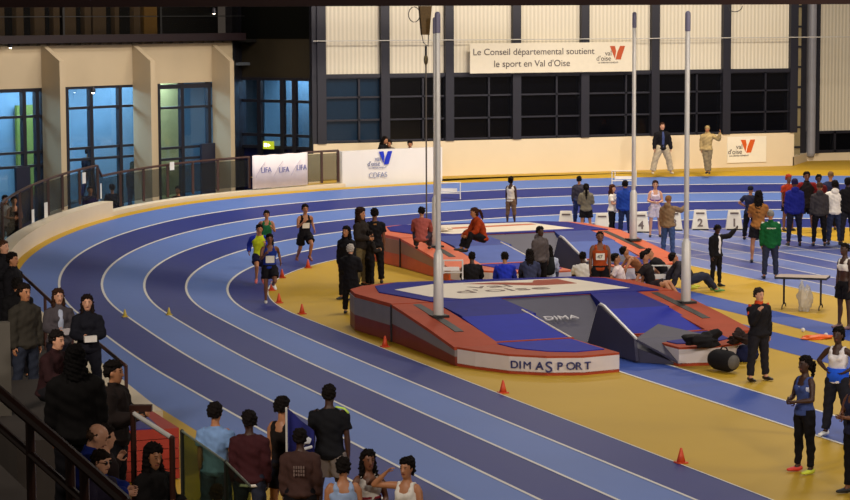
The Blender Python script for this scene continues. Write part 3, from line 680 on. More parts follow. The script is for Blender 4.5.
def blob(name, p, size, m, lab, cat, seed=1, rz=0, amp=.18, grp=None, kind=None):
    """crumpled soft thing: folds and creases on a flattened base"""
    rnd = random.Random(seed); b = MB(); n, k = 36, 22; rings = []
    W_ = [(rnd.uniform(-1, 1), rnd.uniform(-1, 1), rnd.uniform(-1, 1)) for _ in range(9)]; F_ = [rnd.uniform(1.5, 6) for _ in range(9)]; Q = [rnd.random()*6.28 for _ in range(9)]
    for i in range(1, k):
        a = math.pi*i/k; ring = []
        for j in range(n):
            t = 2*math.pi*j/n; d = (math.sin(a)*math.cos(t), math.sin(a)*math.sin(t), -math.cos(a))
            r = 1+amp*sum((1-2*abs(math.sin(f*(d[0]*w[0]+d[1]*w[1]+d[2]*w[2])+q)))*1.6/(f**.6)/2 for w, f, q in zip(W_, F_, Q))*.8
            z = max(d[2]*r, -.62)
            ring.append((size[0]/2*d[0]*r, size[1]/2*d[1]*r, size[2]/1.62*(z+.62)))
        rings.append(ring)
    b.loft(rings); o = b.build(name, m, None, True); o.location = p; o.rotation_euler = (0, 0, rz); return tag(o, lab, cat, grp, kind)
mbag = glass_mat('thin_clear_plastic', (235, 235, 230), .5, (.6, .56, .52, 1))
pb_ = at(813, 312); o = blob('plastic_bag', (pb_.x-.12, pb_.y+.18, .0), (.40, .34, .66), mbag, 'crumpled clear plastic bag hanging under the folding table', 'bag', 3, 0, .28)
o = blob('plastic_sheet', at(817, 339), (.80, .34, .10), mat('orange_plastic', (226, 100, 38), .5), 'flat orange object lying on the blue stripe behind the woman in white', 'mat', 5)
for i, (x, y, l) in enumerate(((803, 332, 'left'), (826, 337, 'right'))):
    b = MB(); b.ball((0, 0, .045), .045, 10); q = b.build('ball', mat('white_ball', (214, 208, 200), .5), None, True); q.location = at(x, y); tag(q, 'small white ball on the floor at the '+l+' end of the orange object', 'ball')
blob('sports_bag', at(562, 268, 0), (.85, .36, .30), cloth((120, 20, 36)), 'dark red sports bag lying behind the near pad beside the sitting woman', 'bag', 7, RC, .08)
# clothes heap and barrel bag on right nose
pc = at(712, 355, .37)
blob('clothes_pile', at(706, 349, .385)+Vector((.1, .25, 0)), (1.2, .55, .34), cloth((26, 24, 26)), 'heap of black jackets dumped on the right nose of the near pad', 'clothes', 9, .4, .30)
blob('clothes_pile', at(731, 345, .385)+Vector((.25, .1, 0)), (.8, .45, .28), cloth((44, 32, 30)), 'dark brown jacket hanging over the right corner of the pad heap', 'clothes', 12, .2, .32)
e = empty('barrel_bag', at(724, 372), 'black barrel bag with grey mesh end leaning on the right nose of the pad', 'bag', rz=math.radians(-80))
b = MB(); b.tube([(-.2, 0, .22), (.16, 0, .22)], [.20, .20], 18, dome=True); b.build('bag_body', cloth((30, 28, 30)), e, True)
b = MB(); b.tube([(.17, 0, .22), (.20, 0, .22)], [.175, .17], 18); b.build('mesh_end', cloth((96, 92, 88)), e, True)
b = MB(); b.tube([(-.12, 0, .40), (-.06, 0, .47), (.06, 0, .47), (.12, 0, .40)], [.016]*4, 6); b.build('handle', cloth((30, 28, 30)), e)
blob('backpack', at(748, 362)+Vector((0, .1, 0)), (.55, .34, .34), cloth((26, 30, 60)), 'dark blue backpack on the floor behind the man in black and orange', 'bag', 15, 0, .1)
# ------------------------------------------------------------------ people
FING = []
BODY = []   # (object, voxel size)
def rot(v, ax, a): return Matrix.Rotation(a, 3, ax)@v
def N(v): return Vector(v).normalized()
DOWN = ((.10, .02, -1), (.04, .12, -1)); STR = ((.10, .0, -1), (.04, .0, -1))
POSES = {
 'stand': dict(ua=(DOWN[0],)*2, fa=(DOWN[1],)*2, th=(STR[0],)*2, sh=(STR[1],)*2),
 'akimbo': dict(ua=((.75, -.15, -.8),)*2, fa=((-.75, .45, -.5),)*2, th=((.16, 0, -1),)*2, sh=((.1, 0, -1),)*2),
 'cross': dict(ua=((.2, .25, -1),)*2, fa=((-.75, .7, .05),)*2, th=(STR[0],)*2, sh=(STR[1],)*2),
 'clasp': dict(ua=((.22, .15, -1),)*2, fa=((-.55, .8, -.1),)*2, th=(STR[0],)*2, sh=(STR[1],)*2),
 'front': dict(ua=((.2, .2, -1),)*2, fa=((-.35, .9, .1),)*2, th=(STR[0],)*2, sh=(STR[1],)*2),
 'walk': dict(ua=((.12, .25, -1), (.12, -.3, -1)), fa=((0, .5, -1), (0, -.05, -1)), th=((.04, -.3, -1), (.04, .35, -1)), sh=((0, -.45, -1), (0, .12, -1))),
 'run1': dict(ua=((.25, -.75, -.55), (.2, .35, -1)), fa=((.1, .55, -.75), (-.35, .75, .5)), th=((.03, .85, -.6), (.03, -.30, -1)), sh=((0, -.55, -.9), (0, -.75, -.6)), lean=8),
 'run2': dict(ua=((.2, .35, -1), (.25, -.75, -.55)), fa=((-.35, .75, .5), (.1, .55, -.75)), th=((.03, .1, -1), (.03, .55, -.8)), sh=((0, -.1, -1), (0, -.9, -.25)), lean=6),
 'mouth': dict(ua=((.1, .35, -1), (.10, 0, -1)), fa=((-.25, .55, 1), (.04, .12, -1)), th=((.14, 0, -1),)*2, sh=((.08, 0, -1),)*2),
 'hair': dict(ua=((.2, .1, -1), (.75, .35, .0)), fa=((-.45, .8, -.1), (-.8, -.05, .75)), th=(STR[0],)*2, sh=(STR[1],)*2),
 'arm_up': dict(ua=((1, .25, .05), (.12, 0, -1)), fa=((.75, .25, .75), (.05, .2, -1)), th=((.1, 0, -1),)*2, sh=((.04, 0, -1),)*2),
 'reach': dict(ua=((.3, .8, -.25), (.1, 0, -1)), fa=((.1, .9, .35), (0, .1, -1)), th=((.1, 0, -1),)*2, sh=((.04, 0, -1),)*2),
 'wide': dict(ua=((.3, 0, -1),)*2, fa=((.1, .25, -1),)*2, th=((.36, 0, -1),)*2, sh=((.2, -.05, -1),)*2),
 'legx': dict(ua=((.7, .1, -.4), (.1, 0, -1)), fa=((.2, .3, .9), (0, .2, -1)), th=((-.02, .1, -1), (-.12, .25, -1)), sh=((.02, 0, -1), (-.12, 0, -1))),
 'sit': dict(ua=((.2, .45, -1),)*2, fa=((-.3, .8, -.4),)*2, th=((.25, 1, .35),)*2, sh=((-.05, .35, -1),)*2, lean=14),
 'sitback': dict(ua=((.35, -.55, -.9),)*2, fa=((.1, -.3, -1),)*2, th=((.2, 1, .25),)*2, sh=((0, .6, -.8),)*2, lean=-18),
 'chair': dict(ua=((.15, .35, -1),)*2, fa=((-.35, .85, -.1),)*2, th=((.15, 1, -.05),)*2, sh=((0, .05, -1),)*2, lean=8),
 'chin': dict(ua=((.15, .7, -.75), (.15, .4, -1)), fa=((-.35, .15, 1), (-.5, .8, 0)), th=((.15, 1, -.05),)*2, sh=((0, .05, -1),)*2, lean=16),
 'lean_rail': dict(ua=((.35, .65, -.8),)*2, fa=((-.8, .65, .1),)*2, th=(STR[0],)*2, sh=(STR[1],)*2, lean=22),
}
FR = []
def head_rings(s, grow=0.0, shift=(0, 0, 0), lo=-9, hi=9, sq=1.0):
    T = [(-.118, .022, .022, .050), (-.105, .040, .042, .036), (-.080, .054, .066, .018), (-.045, .064, .082, .006), (.0, .072, .094, 0), (.035, .075, .097, -.004), (.065, .071, .091, -.008), (.092, .055, .070, -.010), (.110, .030, .040, -.010)]
    return [(z+shift[2], a+grow, b+grow, f+shift[1]) for z, a, b, f in T if lo <= z <= hi]
def person(loc, face, h, pose, label, top=None, bottom=None, hair='short', hairc=(24, 18, 16), sk='light', shoes=(30, 30, 32), fem=False, head=(0, 0), group=None, hem=None, nofeet=False, extras=(), tilt=None, lean=None, fat=1.0, mirror=False, lift=0.0, vox=.016, stretch=1.0):
    """face: 0 looks at the camera side, 90 looks to picture right, 180 away"""
    P = dict(POSES[pose]); 
    if lean is not None: P['lean'] = lean
    yaw = math.radians(249.3+face-90); s = h/1.75
    e = empty('person', loc, label, 'person', group, rz=yaw)
    ln = math.radians(P.get('lean', 0)); sw = .165 if fem else .185; hw = .092
    sgn = (-1, 1)  # left (-x), right (+x) : index 0 = left
    def V(t, k): 
        t = t[k] if not mirror else t[1-k]; return N((t[0]*sgn[k], t[1], t[2]))
    pel = Vector((0, 0, .93))
    # spine
    def spine(d):  # d metres above pelvis centre along the back
        p = pel.copy(); n = 12
        for i in range(n):
            t = d*(i+.5)/n; k = min(1, max(0, (t+.02)/.30)); a = -ln*k
            p += Vector((0, -math.sin(a), math.cos(a)))*(d/n) if d > 0 else Vector((0, 0, d/n))
        return p
    R = Matrix.Rotation(-ln, 3, 'X'); up = R@Vector((0, 0, 1)); fw = R@Vector((0, 1, 0))
    neck = spine(.55); hd_p, hd_y = math.radians(head[0]), math.radians(head[1])
    HR = Matrix.Rotation(-ln*.35, 3, 'X')@Matrix.Rotation(-hd_y, 3, 'Z')@Matrix.Rotation(-hd_p, 3, 'X')
    hc = neck+up*.065+HR@Vector((0, .015, .085))
    body = MB()
    TR_ = [(-.09, .10, .085), (-.04, .165, .115), (.02, .168 if fem else .158, .112), (.12, .130 if fem else .142, .092), (.22, .138 if fem else .152, .100), (.33, .155 if fem else .172, .112), (.42, .158 if fem else .182, .102), (.485, .135, .080), (.52, .075, .062), (.56, .052, .054)]
    def torso(mb, lo, hi, g, wide=1.0, hemg=0.0):
        ds = [(d, a, b) for d, a, b in TR_ if lo <= d <= hi]
        # exact ends
        def interp(x):
            for (d0, a0, b0), (d1, a1, b1) in zip(TR_, TR_[1:]):
                if d0 <= x <= d1: t = (x-d0)/(d1-d0); return (x, a0+(a1-a0)*t, b0+(b1-b0)*t)
            return (x, TR_[0][1], TR_[0][2]) if x < TR_[0][0] else (x, TR_[-1][1], TR_[-1][2])
        ds = [interp(lo)]+[d for d in ds if lo+.01 < d[0] < hi-.01]+[interp(hi)]
        pts = [spine(d) for d, _, _ in ds]
        mb.tube(pts, [((a*fat+g+(hemg if d < .0 else 0)), (b*fat+g+(hemg if d < .0 else 0))) for d, a, b in ds], 16, (1, 0, 0), dome=False)
    torso(body, -.09, .56, 0)
    if fem:
        for x in (-.065, .065): body.ball(spine(.345)+fw*.075+Vector((x, 0, 0)), (.058, .052, .058), 8)
    sh = [spine(.475)+Vector((g*sw*fat, 0, 0))-up*.005 for g in sgn]
    hp = [pel+Vector((g*hw, 0, -.02)) for g in sgn]
    el, wr, kn, an = [], [], [], []
    for k in (0, 1):
        Rt = R
        ua = V(P['ua'], k); fa = V(P['fa'], k); th = V(P['th'], k); sk_ = V(P['sh'], k)
        el.append(sh[k]+ua*.285); wr.append(el[k]+fa*.245); kn.append(hp[k]+th*.425*stretch); an.append(kn[k]+sk_*.40*stretch)
        body.tube([sh[k]-Vector((sgn[k]*.03, 0, 0)), sh[k]+ua*.06, sh[k]+ua*.15, el[k]], [.050, .050, .044, .036], 10)
        body.tube([el[k], el[k]+fa*.06, el[k]+fa*.15, wr[k]], [.037, .041, .034, .025], 10)
        q = kn[k]; body.tube([hp[k], hp[k]+th*.10, hp[k]+th*.26, q], [.092*fat, .088*fat, .072, .054], 12)
        bk = sk_.cross(Vector((1, 0, 0))); bk = -bk if bk.y > 0 else bk
        body.tube([q, q+sk_*.09+bk*.012, q+sk_*.17+bk*.014, q+sk_*.30, an[k]], [.053, .055, .053, .038, .034], 12)
    # neck + head
    body.tube([neck-up*.04, neck+up*.05, hc-HR@Vector((0, .01, .05))], [.056, .052, .052], 10)
    def hloft(mb, rings, seg=14):
        out = []
        for z, a, b, f in rings: out.append([hc+HR@Vector((a*math.cos(2*math.pi*i/seg), f+b*math.sin(2*math.pi*i/seg), z)) for i in range(seg)])
        mb.loft(out)
    hloft(body, head_rings(s))
    body.tube([hc+HR@Vector((0, .088, .012)), hc+HR@Vector((0, .108, -.030))], [.010, .017], 6)
    for g in (-1, 1): body.ball(hc+HR@Vector((g*.076, -.005, -.008)), (.012, .022, .032), 6)
    # hands
    hands = []
    for k in (0, 1):
        fa = V(P['fa'], k); side = Vector((-sgn[k], 0, 0)); pn_ = fa.cross(side); 
        if pn_.length < .2: pn_ = Vector((0, 1, 0))
        pn_.normalize(); wd_ = pn_; nrm_ = fa.cross(wd_).normalized(); curl = nrm_*(1 if nrm_.dot(side) > 0 else -1)
        body.tube([wr[k]-fa*.01, wr[k]+fa*.05, wr[k]+fa*.085], [(.024, .019), (.037, .015), (.036, .013)], 8, wd_)
        hands.append((wr[k]+fa*.075, fa, wd_, curl))
    # feet
    ft = []
    for k in (0, 1):
        s_ = V(P['sh'], k); f = Vector((sgn[k]*.12, 1, 0)); f = N(f-s_*f.dot(s_)*.85); ft.append(f)
        if pose in ('sit', 'sitback', 'chair', 'chin'): ft[-1] = f = N((sgn[k]*.2, 1, 0.05))
        body.tube([an[k]+s_*.0-f*.02, an[k]+s_*.045+f*.05, an[k]+s_*.06+f*.14], [.036, (.036, .028), (.036, .018)], 10, (1, 0, 0))
    bo = []
    def part(nm, mb, m, vx=None, smooth=True, remesh=True):
        if tilt: 
            TM = Matrix.Rotation(math.radians(tilt[0]), 3, 'X')@Matrix.Rotation(math.radians(tilt[1] if len(tilt) > 1 else 0), 3, 'Y'); mb.v = [tuple(TM@Vector(v)) for v in mb.v]
        mb.v = [(v[0]*s, v[1]*s, v[2]*s) for v in mb.v]
        o = mb.build(nm, m, e, smooth)
        if remesh: BODY.append((o, vx or vox, nm))
        bo.append(o); return o
    part('body', body, skin(sk), .0135)
    fb = MB()
    for (o_, fa, wd_, cu) in hands:
        for j, (off, L_) in enumerate(((-.026, .060), (-.009, .070), (.009, .066), (.026, .052))):
            a_ = o_+wd_*off; b_ = a_+N(fa+cu*.25)*L_*.5; c_ = b_+N(fa+cu*.9)*L_*.5; fb.tube([a_, b_, c_], [.0085, .008, .007], 5)
        a_ = o_-fa*.05+wd_*.030; fb.tube([a_, a_+N(fa*.6+wd_+cu*.4)*.035, a_+N(fa*.6+wd_+cu*.4)*.035+N(fa+cu*.4)*.03], [.011, .010, .008], 5)
    fo = part('fingers', fb, skin(sk), remesh=False); FING.append((bo[0], fo))
    # clothes
    def sleeves(mb, g, to, cuff=0):
        for k in (0, 1):
            ua = V(P['ua'], k); fa = V(P['fa'], k)
            U = [sh[k]-Vector((sgn[k]*.06, 0, 0))-up*.01, sh[k]+ua*.03, sh[k]+ua*.15]
            r = [.050+g, .052+g, .048+g]
            if to <= .6: mb.tube(U+[sh[k]+ua*.20], r+[.052+g*1.2], 12, dome=False)
            else:
                mb.tube(U+[el[k]], r+[.043+g], 12)
                mb.tube([el[k], el[k]+fa*.08, wr[k]-fa*.01], [.042+g, .042+g, .030+g*.9], 12)
    if top:
        kind, c = top[0], top[1]; mt = cloth(c); t = MB()
        g = {'tee': .022, 'long': .024, 'jacket': .034, 'hoodie': .034, 'vest': .014, 'crop': .012, 'puffer': .05}[kind]
        lo = hem if hem is not None else {'tee': -.10, 'long': -.09, 'jacket': -.10, 'hoodie': -.10, 'vest': -.06, 'crop': .26, 'puffer': -.12}[kind]
        if kind in ('vest', 'crop'):
            torso(t, lo, .40, g, hemg=.012)
            for x in (-.095, .095):
                a_ = spine(.39)+Vector((x*1.1, 0, 0)); t.tube([a_+fw*.085, spine(.50)+Vector((x, 0, 0))+fw*.035+up*.018, spine(.50)+Vector((x, 0, 0))-fw*.04+up*.018, a_-fw*.085], [(.030, .014)]*4, 8, (1, 0, 0))
                t.ball(spine(.44)+Vector((x*.9, 0, 0)), (.06, .105, .05), 8)
        else:
            torso(t, lo, .535, g, hemg=.026)
            sleeves(t, g, {'tee': .6}.get(kind, 1))
            if kind in ('jacket', 'hoodie', 'puffer'): t.tube([neck-up*.03, neck+up*.045], [.075, .070], 12, dome=False)
            if kind == 'hoodie': t.ball(neck-fw*.09-up*.0, (.11, .07, .085), 8)
        if fem and kind != 'puffer':
            for x in (-.065, .065): t.ball(spine(.345)+fw*(.078+g)+Vector((x, 0, 0)), (.060, .050, .060), 8)
        part('top', t, mt)
        if len(top) > 2:  # sleeves of another colour
            t = MB(); sleeves(t, g+.006, 1 if kind != 'tee' else .6); part('sleeves', t, cloth(top[2]))
    if bottom:
        kind, c = bottom; t = MB(); g = {'pants': .026, 'jeans': .020, 'tights': .013, 'shorts': .030, 'brief': .012, 'capri': .016, 'wide': .05}[kind]
        torso(t, -.10 if kind != 'brief' else -.075, .06 if kind != 'tights' else .05, min(.016, g*.8+.004))
        for k in (0, 1):
            th, s_ = V(P['th'], k), V(P['sh'], k)
            if kind == 'brief': t.tube([hp[k], hp[k]+th*.055], [.094*fat+g, .092*fat+g], 12, dome=False); continue
            if kind == 'shorts': t.tube([hp[k], hp[k]+th*.12, hp[k]+th*.30], [.094*fat+g*.8, .092*fat+g, .082+g*1.5], 12, dome=False); continue
            t.tube([hp[k], hp[k]+th*.10, hp[k]+th*.26, kn[k]], [.094*fat+g, .090*fat+g, .074+g, .056+g], 12)
            if kind == 'capri': t.tube([kn[k], kn[k]+s_*.10], [.056+g, .058+g], 12, dome=False); continue
            e_ = .385; bk = s_.cross(Vector((1, 0, 0))); bk = -bk if bk.y > 0 else bk
            t.tube([kn[k], kn[k]+s_*.12+bk*.012, kn[k]+s_*.28+bk*.004, kn[k]+s_*e_], [.055+g, .056+g, .042+g*1.2, .037+g*1.35], 12, dome=False)
        part('trousers' if kind not in ('shorts', 'brief') else 'shorts', t, cloth(c))
    if shoes and not nofeet:
        for k in (0, 1):
            c_ = shoes if not isinstance(shoes[0], tuple) else shoes[k]
            t = MB(); s_ = V(P['sh'], k); f = ft[k]
            t.tube([an[k]+s_*.05-f*.055, an[k]+s_*.055+f*.0, an[k]+s_*.058+f*.08, an[k]+s_*.064+f*.17], [(.036, .040), (.042, .048), (.046, .036), (.038, .022)], 12, (1, 0, 0))
            part('shoe', t, mat('shoe_%d_%d_%d' % c_, c_, .5), .012)
    # hair
    hm = mat('hair_%d_%d_%d' % hairc, hairc, .8, 0, .25, 40, .6, spec=.15)
    if hair != 'bald':
        t = MB(); g = {'afro': .045, 'short': .019, 'crop': .009, 'fringe': .006, 'beanie': .016, 'curly': .035}.get(hair, .020); rr = []
        HH = [(-.085, .060, -.075, -.030), (-.045, .070, -.092, -.012), (-.01, .075, -.100, .012), (.03, .077, -.106, .042), (.062, .073, -.104, .076), (.090, .060, -.090, .068), (.112, .036, -.060, .038), (.124, .012, -.030, .008)]
        for z, a, bk_, ft_ in HH:
            if z < -.02 and hair == 'beanie': continue
            if z < -.06 and hair in ('crop', 'short', 'afro'): continue
            if z < -.02 and hair in ('crop', 'short', 'afro'): a -= .012; ft_ = -.055
            if z < -.06 and hair == 'fringe': continue
            if hair == 'fringe' and z > .035: continue
            if hair == 'beanie' and z >= .03: ft_ = {.03: .086, .062: .090}.get(z, ft_+.012)
            bk_ -= g; ft_ += g*.5; rr.append((z+(g if z > .05 else 0), a+g, (ft_-bk_)/2, (ft_+bk_)/2))
        hloft(t, rr)
        if hair == 'afro': t.ball(hc+HR@Vector((0, -.02, .06)), (.125, .125, .115), 10)
        L_ = {'long': .30, 'vlong': .42, 'mid': .16, 'curly': .30}.get(hair, 0)
        if L_:
            a_ = hc+HR@Vector((0, -.06, .02)); t.tube([a_, a_-up*.14-fw*.03, a_-up*(L_)-fw*.05], [(.088, .05), (.10, .05), (.075, .028)], 12, (1, 0, 0))
            for g_ in (-1, 1): a_ = hc+HR@Vector((g_*.078, .0, .03)); t.tube([a_-fw*.01, a_-up*.13-fw*.01, a_-up*L_*.8+Vector((g_*.03, .02, 0))], [.024, .036 if hair != 'curly' else .06, .026], 8)
        if hair in ('pony', 'vpony'):
            a_ = hc+HR@Vector((0, -.105, .045)); q = .28 if hair == 'pony' else .46
            t.tube([a_, a_-fw*.06-up*.03, a_-fw*.065-up*q*.5, a_-fw*.04-up*q], [.028, .042, .038, .016], 10)
        if hair == 'bun': t.ball(hc+HR@Vector((0, -.10, .085)), .062, 8)
        part('hair' if hair != 'beanie' else 'hat', t, hm, .012)
    # face
    f_ = ((face+math.degrees(hd_y))+180) % 360-180
    if abs(f_) < 110:
        for g_ in (-1, 1):
            t = MB(); t.ball(hc+HR@Vector((g_*.030, .085, .014)), (.012, .008, .006), 6); part('eye', t, mat('eye_dark', (24, 18, 18), .3), remesh=False)
            t = MB(); t.tube([hc+HR@Vector((g_*.044, .078, .034)), hc+HR@Vector((g_*.018, .089, .034))], [.004, .004], 5); part('eyebrow', t, hm, remesh=False)
        t = MB(); t.tube([hc+HR@Vector((-.022, .078, -.062)), hc+HR@Vector((0, .090, -.060)), hc+HR@Vector((.024, .082, -.062))], [.006, .008, .006], 6)
        part('mouth', t, mat('lip', (130, 62, 56), .5), remesh=False)
    K = dict(spine=spine, fw=fw, up=up, sh=sh, wr=wr, el=el, hc=hc, kn=kn, hp=hp, part=part, neck=neck, V=V, P=P, e=e, s=s, HR=HR, bo=bo)
    for ex in extras: ex(K)
    # rest on what carries it
    mz = min(v.co.z for o in bo for v in o.data.vertices); global LAST; LAST = max(v.co.z for o in bo for v in o.data.vertices)-mz+lift
    for o in bo: o.data.transform(Matrix.Translation((0, 0, -mz+lift)))
    return e
# extras
def x_bib(num='', c=(226, 220, 206), back=False, z=.26, w=.2, hgt=.15):
    def f(K):
        sg = -1 if back else 1; b = MB(); p = K['spine'](z)+K['fw']*sg*.135; b.hull8([p+Vector((x, y*sg, 0))+K['up']*u for u in (-hgt/2, hgt/2) for x, y in ((-w/2, -.02), (w/2, -.02), (w/2, .0), (-w/2, .0))]); K['part']('race_bib', b, mat('bib_%d' % c[0], c, .6), remesh=False, smooth=False)
        if num:
            t = text_mesh('bib_number', num, .12, mat('marker_print2', (40, 36, 40), .5), frame(p*K['s']+Vector((.07*sg*-1 if sg == -1 else .07, .012*sg, -.04)), (-1 if sg > 0 else 1, 0, 0), (0, 0, 1)), K['e']); K['bo'].append(t)
    return f
def x_band(c, z0, z1, g=.02, nm='stripe'):
    def f(K):
        b = MB(); b.tube([K['spine'](z0), K['spine']((z0+z1)/2), K['spine'](z1)], [(.158+g, .108+g)]*3, 16, (1, 0, 0), dome=False); K['part'](nm, b, cloth(c), remesh=False)
    return f
def x_shoulders(c):
    def f(K):
        b = MB()
        for k in (0, 1):
            ua = K['V'](K['P']['ua'], k); sd = -1 if k == 0 else 1
            b.tube([K['spine'](.52)+Vector((sd*.07, 0, 0)), K['sh'][k]+Vector((sd*.015, 0, .052)), K['sh'][k]+ua*.12+Vector((sd*.055, 0, 0))], [(.034, .034)]*3, 8)
        K['part']('shoulder_stripe', b, cloth(c), remesh=False)
    return f
def x_collar(c):
    def f(K): b = MB(); b.tube([K['neck']-K['up']*.05, K['neck']+K['up']*.05], [.088, .080], 12, dome=False); K['part']('collar', b, cloth(c), remesh=False)
    return f
def x_backpack(c):
    def f(K):
        b = MB(); p = K['spine'](.28)-K['fw']*.19; b.tube([p-K['up']*.16, p, p+K['up']*.17], [(.14, .075), (.15, .09), (.12, .06)], 12, (1, 0, 0)); K['part']('backpack', b, cloth(c), remesh=False)
        b = MB()
        for x in (-.11, .11): b.tube([K['spine'](.22)+Vector((x, 0, 0))-K['fw']*.12, K['spine'](.50)+Vector((x, 0, 0))-K['fw']*.06+K['up']*.03, K['spine'](.50)+Vector((x, 0, 0))+K['fw']*.07+K['up']*.02, K['spine'](.25)+Vector((x, 0, 0))+K['fw']*.14], [(.022, .01)]*4, 6)
        K['part']('backpack_straps', b, cloth(c), remesh=False)
    return f
def x_backprint(c, z=.40, w=.20, n=7, rows=1):   # unreadable print: a row of small blocks
    def f(K):
        b = MB(); rnd = random.Random(n)
        for r in range(rows):
            for i in range(n):
                x = -w/2+w*(i+.5)/n; h_ = .035*(.7+.5*rnd.random()); p = K['spine'](z-r*.05)-K['fw']*.15+Vector((x, 0, 0)); b.box(p, (w/n*.66, .012, h_))
        K['part']('back_print', b, mat('print_%d_%d' % (c[0], c[2]), c, .6), remesh=False, smooth=False)
    return f
def x_open(c):   # light shirt showing in an open jacket
    def f(K): b = MB(); b.tube([K['spine'](-.06)+K['fw']*.128, K['spine'](.12)+K['fw']*.112, K['spine'](.33)+K['fw']*.136, K['spine'](.46)+K['fw']*.115, K['spine'](.52)+K['fw']*.07], [(.04, .025), (.045, .025), (.05, .025), (.04, .025), (.03, .02)], 10, (1, 0, 0)); K['part']('shirt_front', b, cloth(c), remesh=False)
    return f
def x_beard(c=(30, 22, 20)):
    def f(K): b = MB(); b.tube([K['hc']+K['HR']@Vector((-.05, .04, -.075)), K['hc']+K['HR']@Vector((0, .075, -.098)), K['hc']+K['HR']@Vector((.05, .04, -.075))], [.018, .024, .018], 8); K['part']('beard', b, mat('beard', c, .8), remesh=False)
    return f
def x_hold(c, size=(.12, .05, .16), k=0, nm='held_paper'):
    def f(K): b = MB(); fa = K['V'](K['P']['fa'], k); b.box(K['wr'][k]+fa*.10, size, .3); K['part'](nm, b, mat('held_%d_%d' % (c[0], c[2]), c, .6), remesh=False, smooth=False)
    return f
def x_phone():
    return x_hold((200, 200, 205), (.08, .02, .14), 0, 'phone')
def x_glasses():
    def f(K):
        b = MB()
        for g_ in (-1, 1): b.tube([K['hc']+K['HR']@Vector((g_*.032, .098, .014)), K['hc']+K['HR']@Vector((g_*.032, .1, .014))], [.020, .020], 8, dome=False); b.tube([K['hc']+K['HR']@Vector((g_*.05, .09, .016)), K['hc']+K['HR']@Vector((g_*.08, 0, .016))], [.004, .004], 4)
        K['part']('glasses', b, mat('glasses_dark', (20, 20, 24), .2), remesh=False)
    return f
# ------------------------------------------------------------------ who stands where
def dep(p): return (p-CAM).dot(_f)
def PF(x, yt, yf, face, pose, label, hmin=1.5, hmax=1.93, ratio=1.0, **k):
    loc = atG(x, yf); h = (yf-yt)*dep(loc)/F*1.012/ratio; h = min(hmax, max(hmin, h))
    return person(loc, face, h, pose, label, **k)
def PT(x, yt, h, face, pose, label, zg=0.0, ratio=1.0, **k):
    e = person((0, 0, zg), face, h, pose, label, **k); p = at(x, yt, zg+LAST); e.location = (p.x, p.y, zg); return e
BK = (24, 22, 26); BRN = (40, 26, 20); BLU = (36, 60, 170); JEAN = (50, 64, 92); W = (224, 216, 206); GRY = (104, 96, 92)
# runners
PF(305, 202, 264, 18, 'run1', 'person in black vest and black shorts running alone behind the other three', top=('vest', BK), bottom=('shorts', BK), sk='tan', shoes=(120, 60, 60), hair='short', extras=(x_bib(),))
PF(267, 213, 268, 8, 'run2', 'rearmost of the three bunched runners, in a green vest', top=('vest', (40, 110, 70)), bottom=('shorts', BK), sk='tan', shoes=(180, 90, 90), hair='short')
PF(260, 222, 286, 8, 'run1', 'runner in yellow vest over blue sleeves, middle of the three bunched runners', top=('long', (190, 200, 40), (40, 54, 160)), bottom=('shorts', (30, 30, 60)), sk='tan', shoes=(190, 90, 90), hair='short', mirror=True)
PF(270, 235, 303, 10, 'run2', 'leading runner in blue vest with white bib, nearest the camera', top=('vest', (30, 50, 130)), bottom=('shorts', BK), sk='brown', shoes=(220, 216, 210), hair='short', mirror=True, extras=(x_bib('', z=.2, w=.22, hgt=.18),))
# infield left cluster
PF(347, 228, 300, -30, 'stand', 'person in a black headscarf and long black clothes behind the grey-haired man', top=('jacket', BK), bottom=('pants', BK), sk='tan', fem=True, hair='long', hem=-.3)
PF(361, 209, 287, 60, 'clasp', 'person with long curly dark hair and dark jacket with patterned trousers', top=('jacket', (40, 34, 32)), bottom=('pants', (96, 84, 60)), sk='tan', fem=True, hair='curly', hairc=(44, 28, 20))
PF(375, 210, 284, 185, 'stand', 'person in black t-shirt seen from behind beside the orange corner of the far pad', top=('tee', BK), bottom=('pants', BK), sk='brown', hair='short', extras=(x_backprint((180, 120, 50), .47, .07, 3),))
PF(370, 232, 287, 120, 'front', 'small person in black clothes holding papers in front of the one in black t-shirt', hmin=1.2, top=('long', (34, 30, 30)), bottom=('pants', BK), sk='tan', fem=True, hair='mid', extras=(x_hold((190, 160, 120), (.2, .05, .03)),))
PF(351, 246, 314, 165, 'clasp', 'grey-haired person in a long black coat standing at the back corner of the near pad', top=('jacket', BK), bottom=('pants', BK), hair='short', hairc=(170, 160, 150), hem=-.32, extras=(x_hold((180, 140, 90), (.3, .05, .04), 1, 'clipboard'),))
# on far pad
PT(421, 207, 1.66, 175, 'sit', 'person in a dusty pink shirt sitting on the far pad behind the tall near pole', zg=.82, ratio=.54, top=('long', (150, 76, 70)), bottom=('pants', (60, 50, 60)), sk='tan', hair='short', lean=22)
PT(482, 207, 1.66, -70, 'sit', 'person in a rust orange jacket sitting on the back edge of the far pad', zg=.82, ratio=.54, top=('jacket', (150, 56, 24)), bottom=('pants', BK), sk='tan', fem=True, hair='pony', hairc=(60, 34, 22), lean=24)
blob('clothes_pile', at(442, 231, .84), (.62, .36, .14), cloth((216, 200, 180)), 'pale crumpled clothes with a dark bag on the far pad behind the near pole', 'clothes', 21, 0, .25)
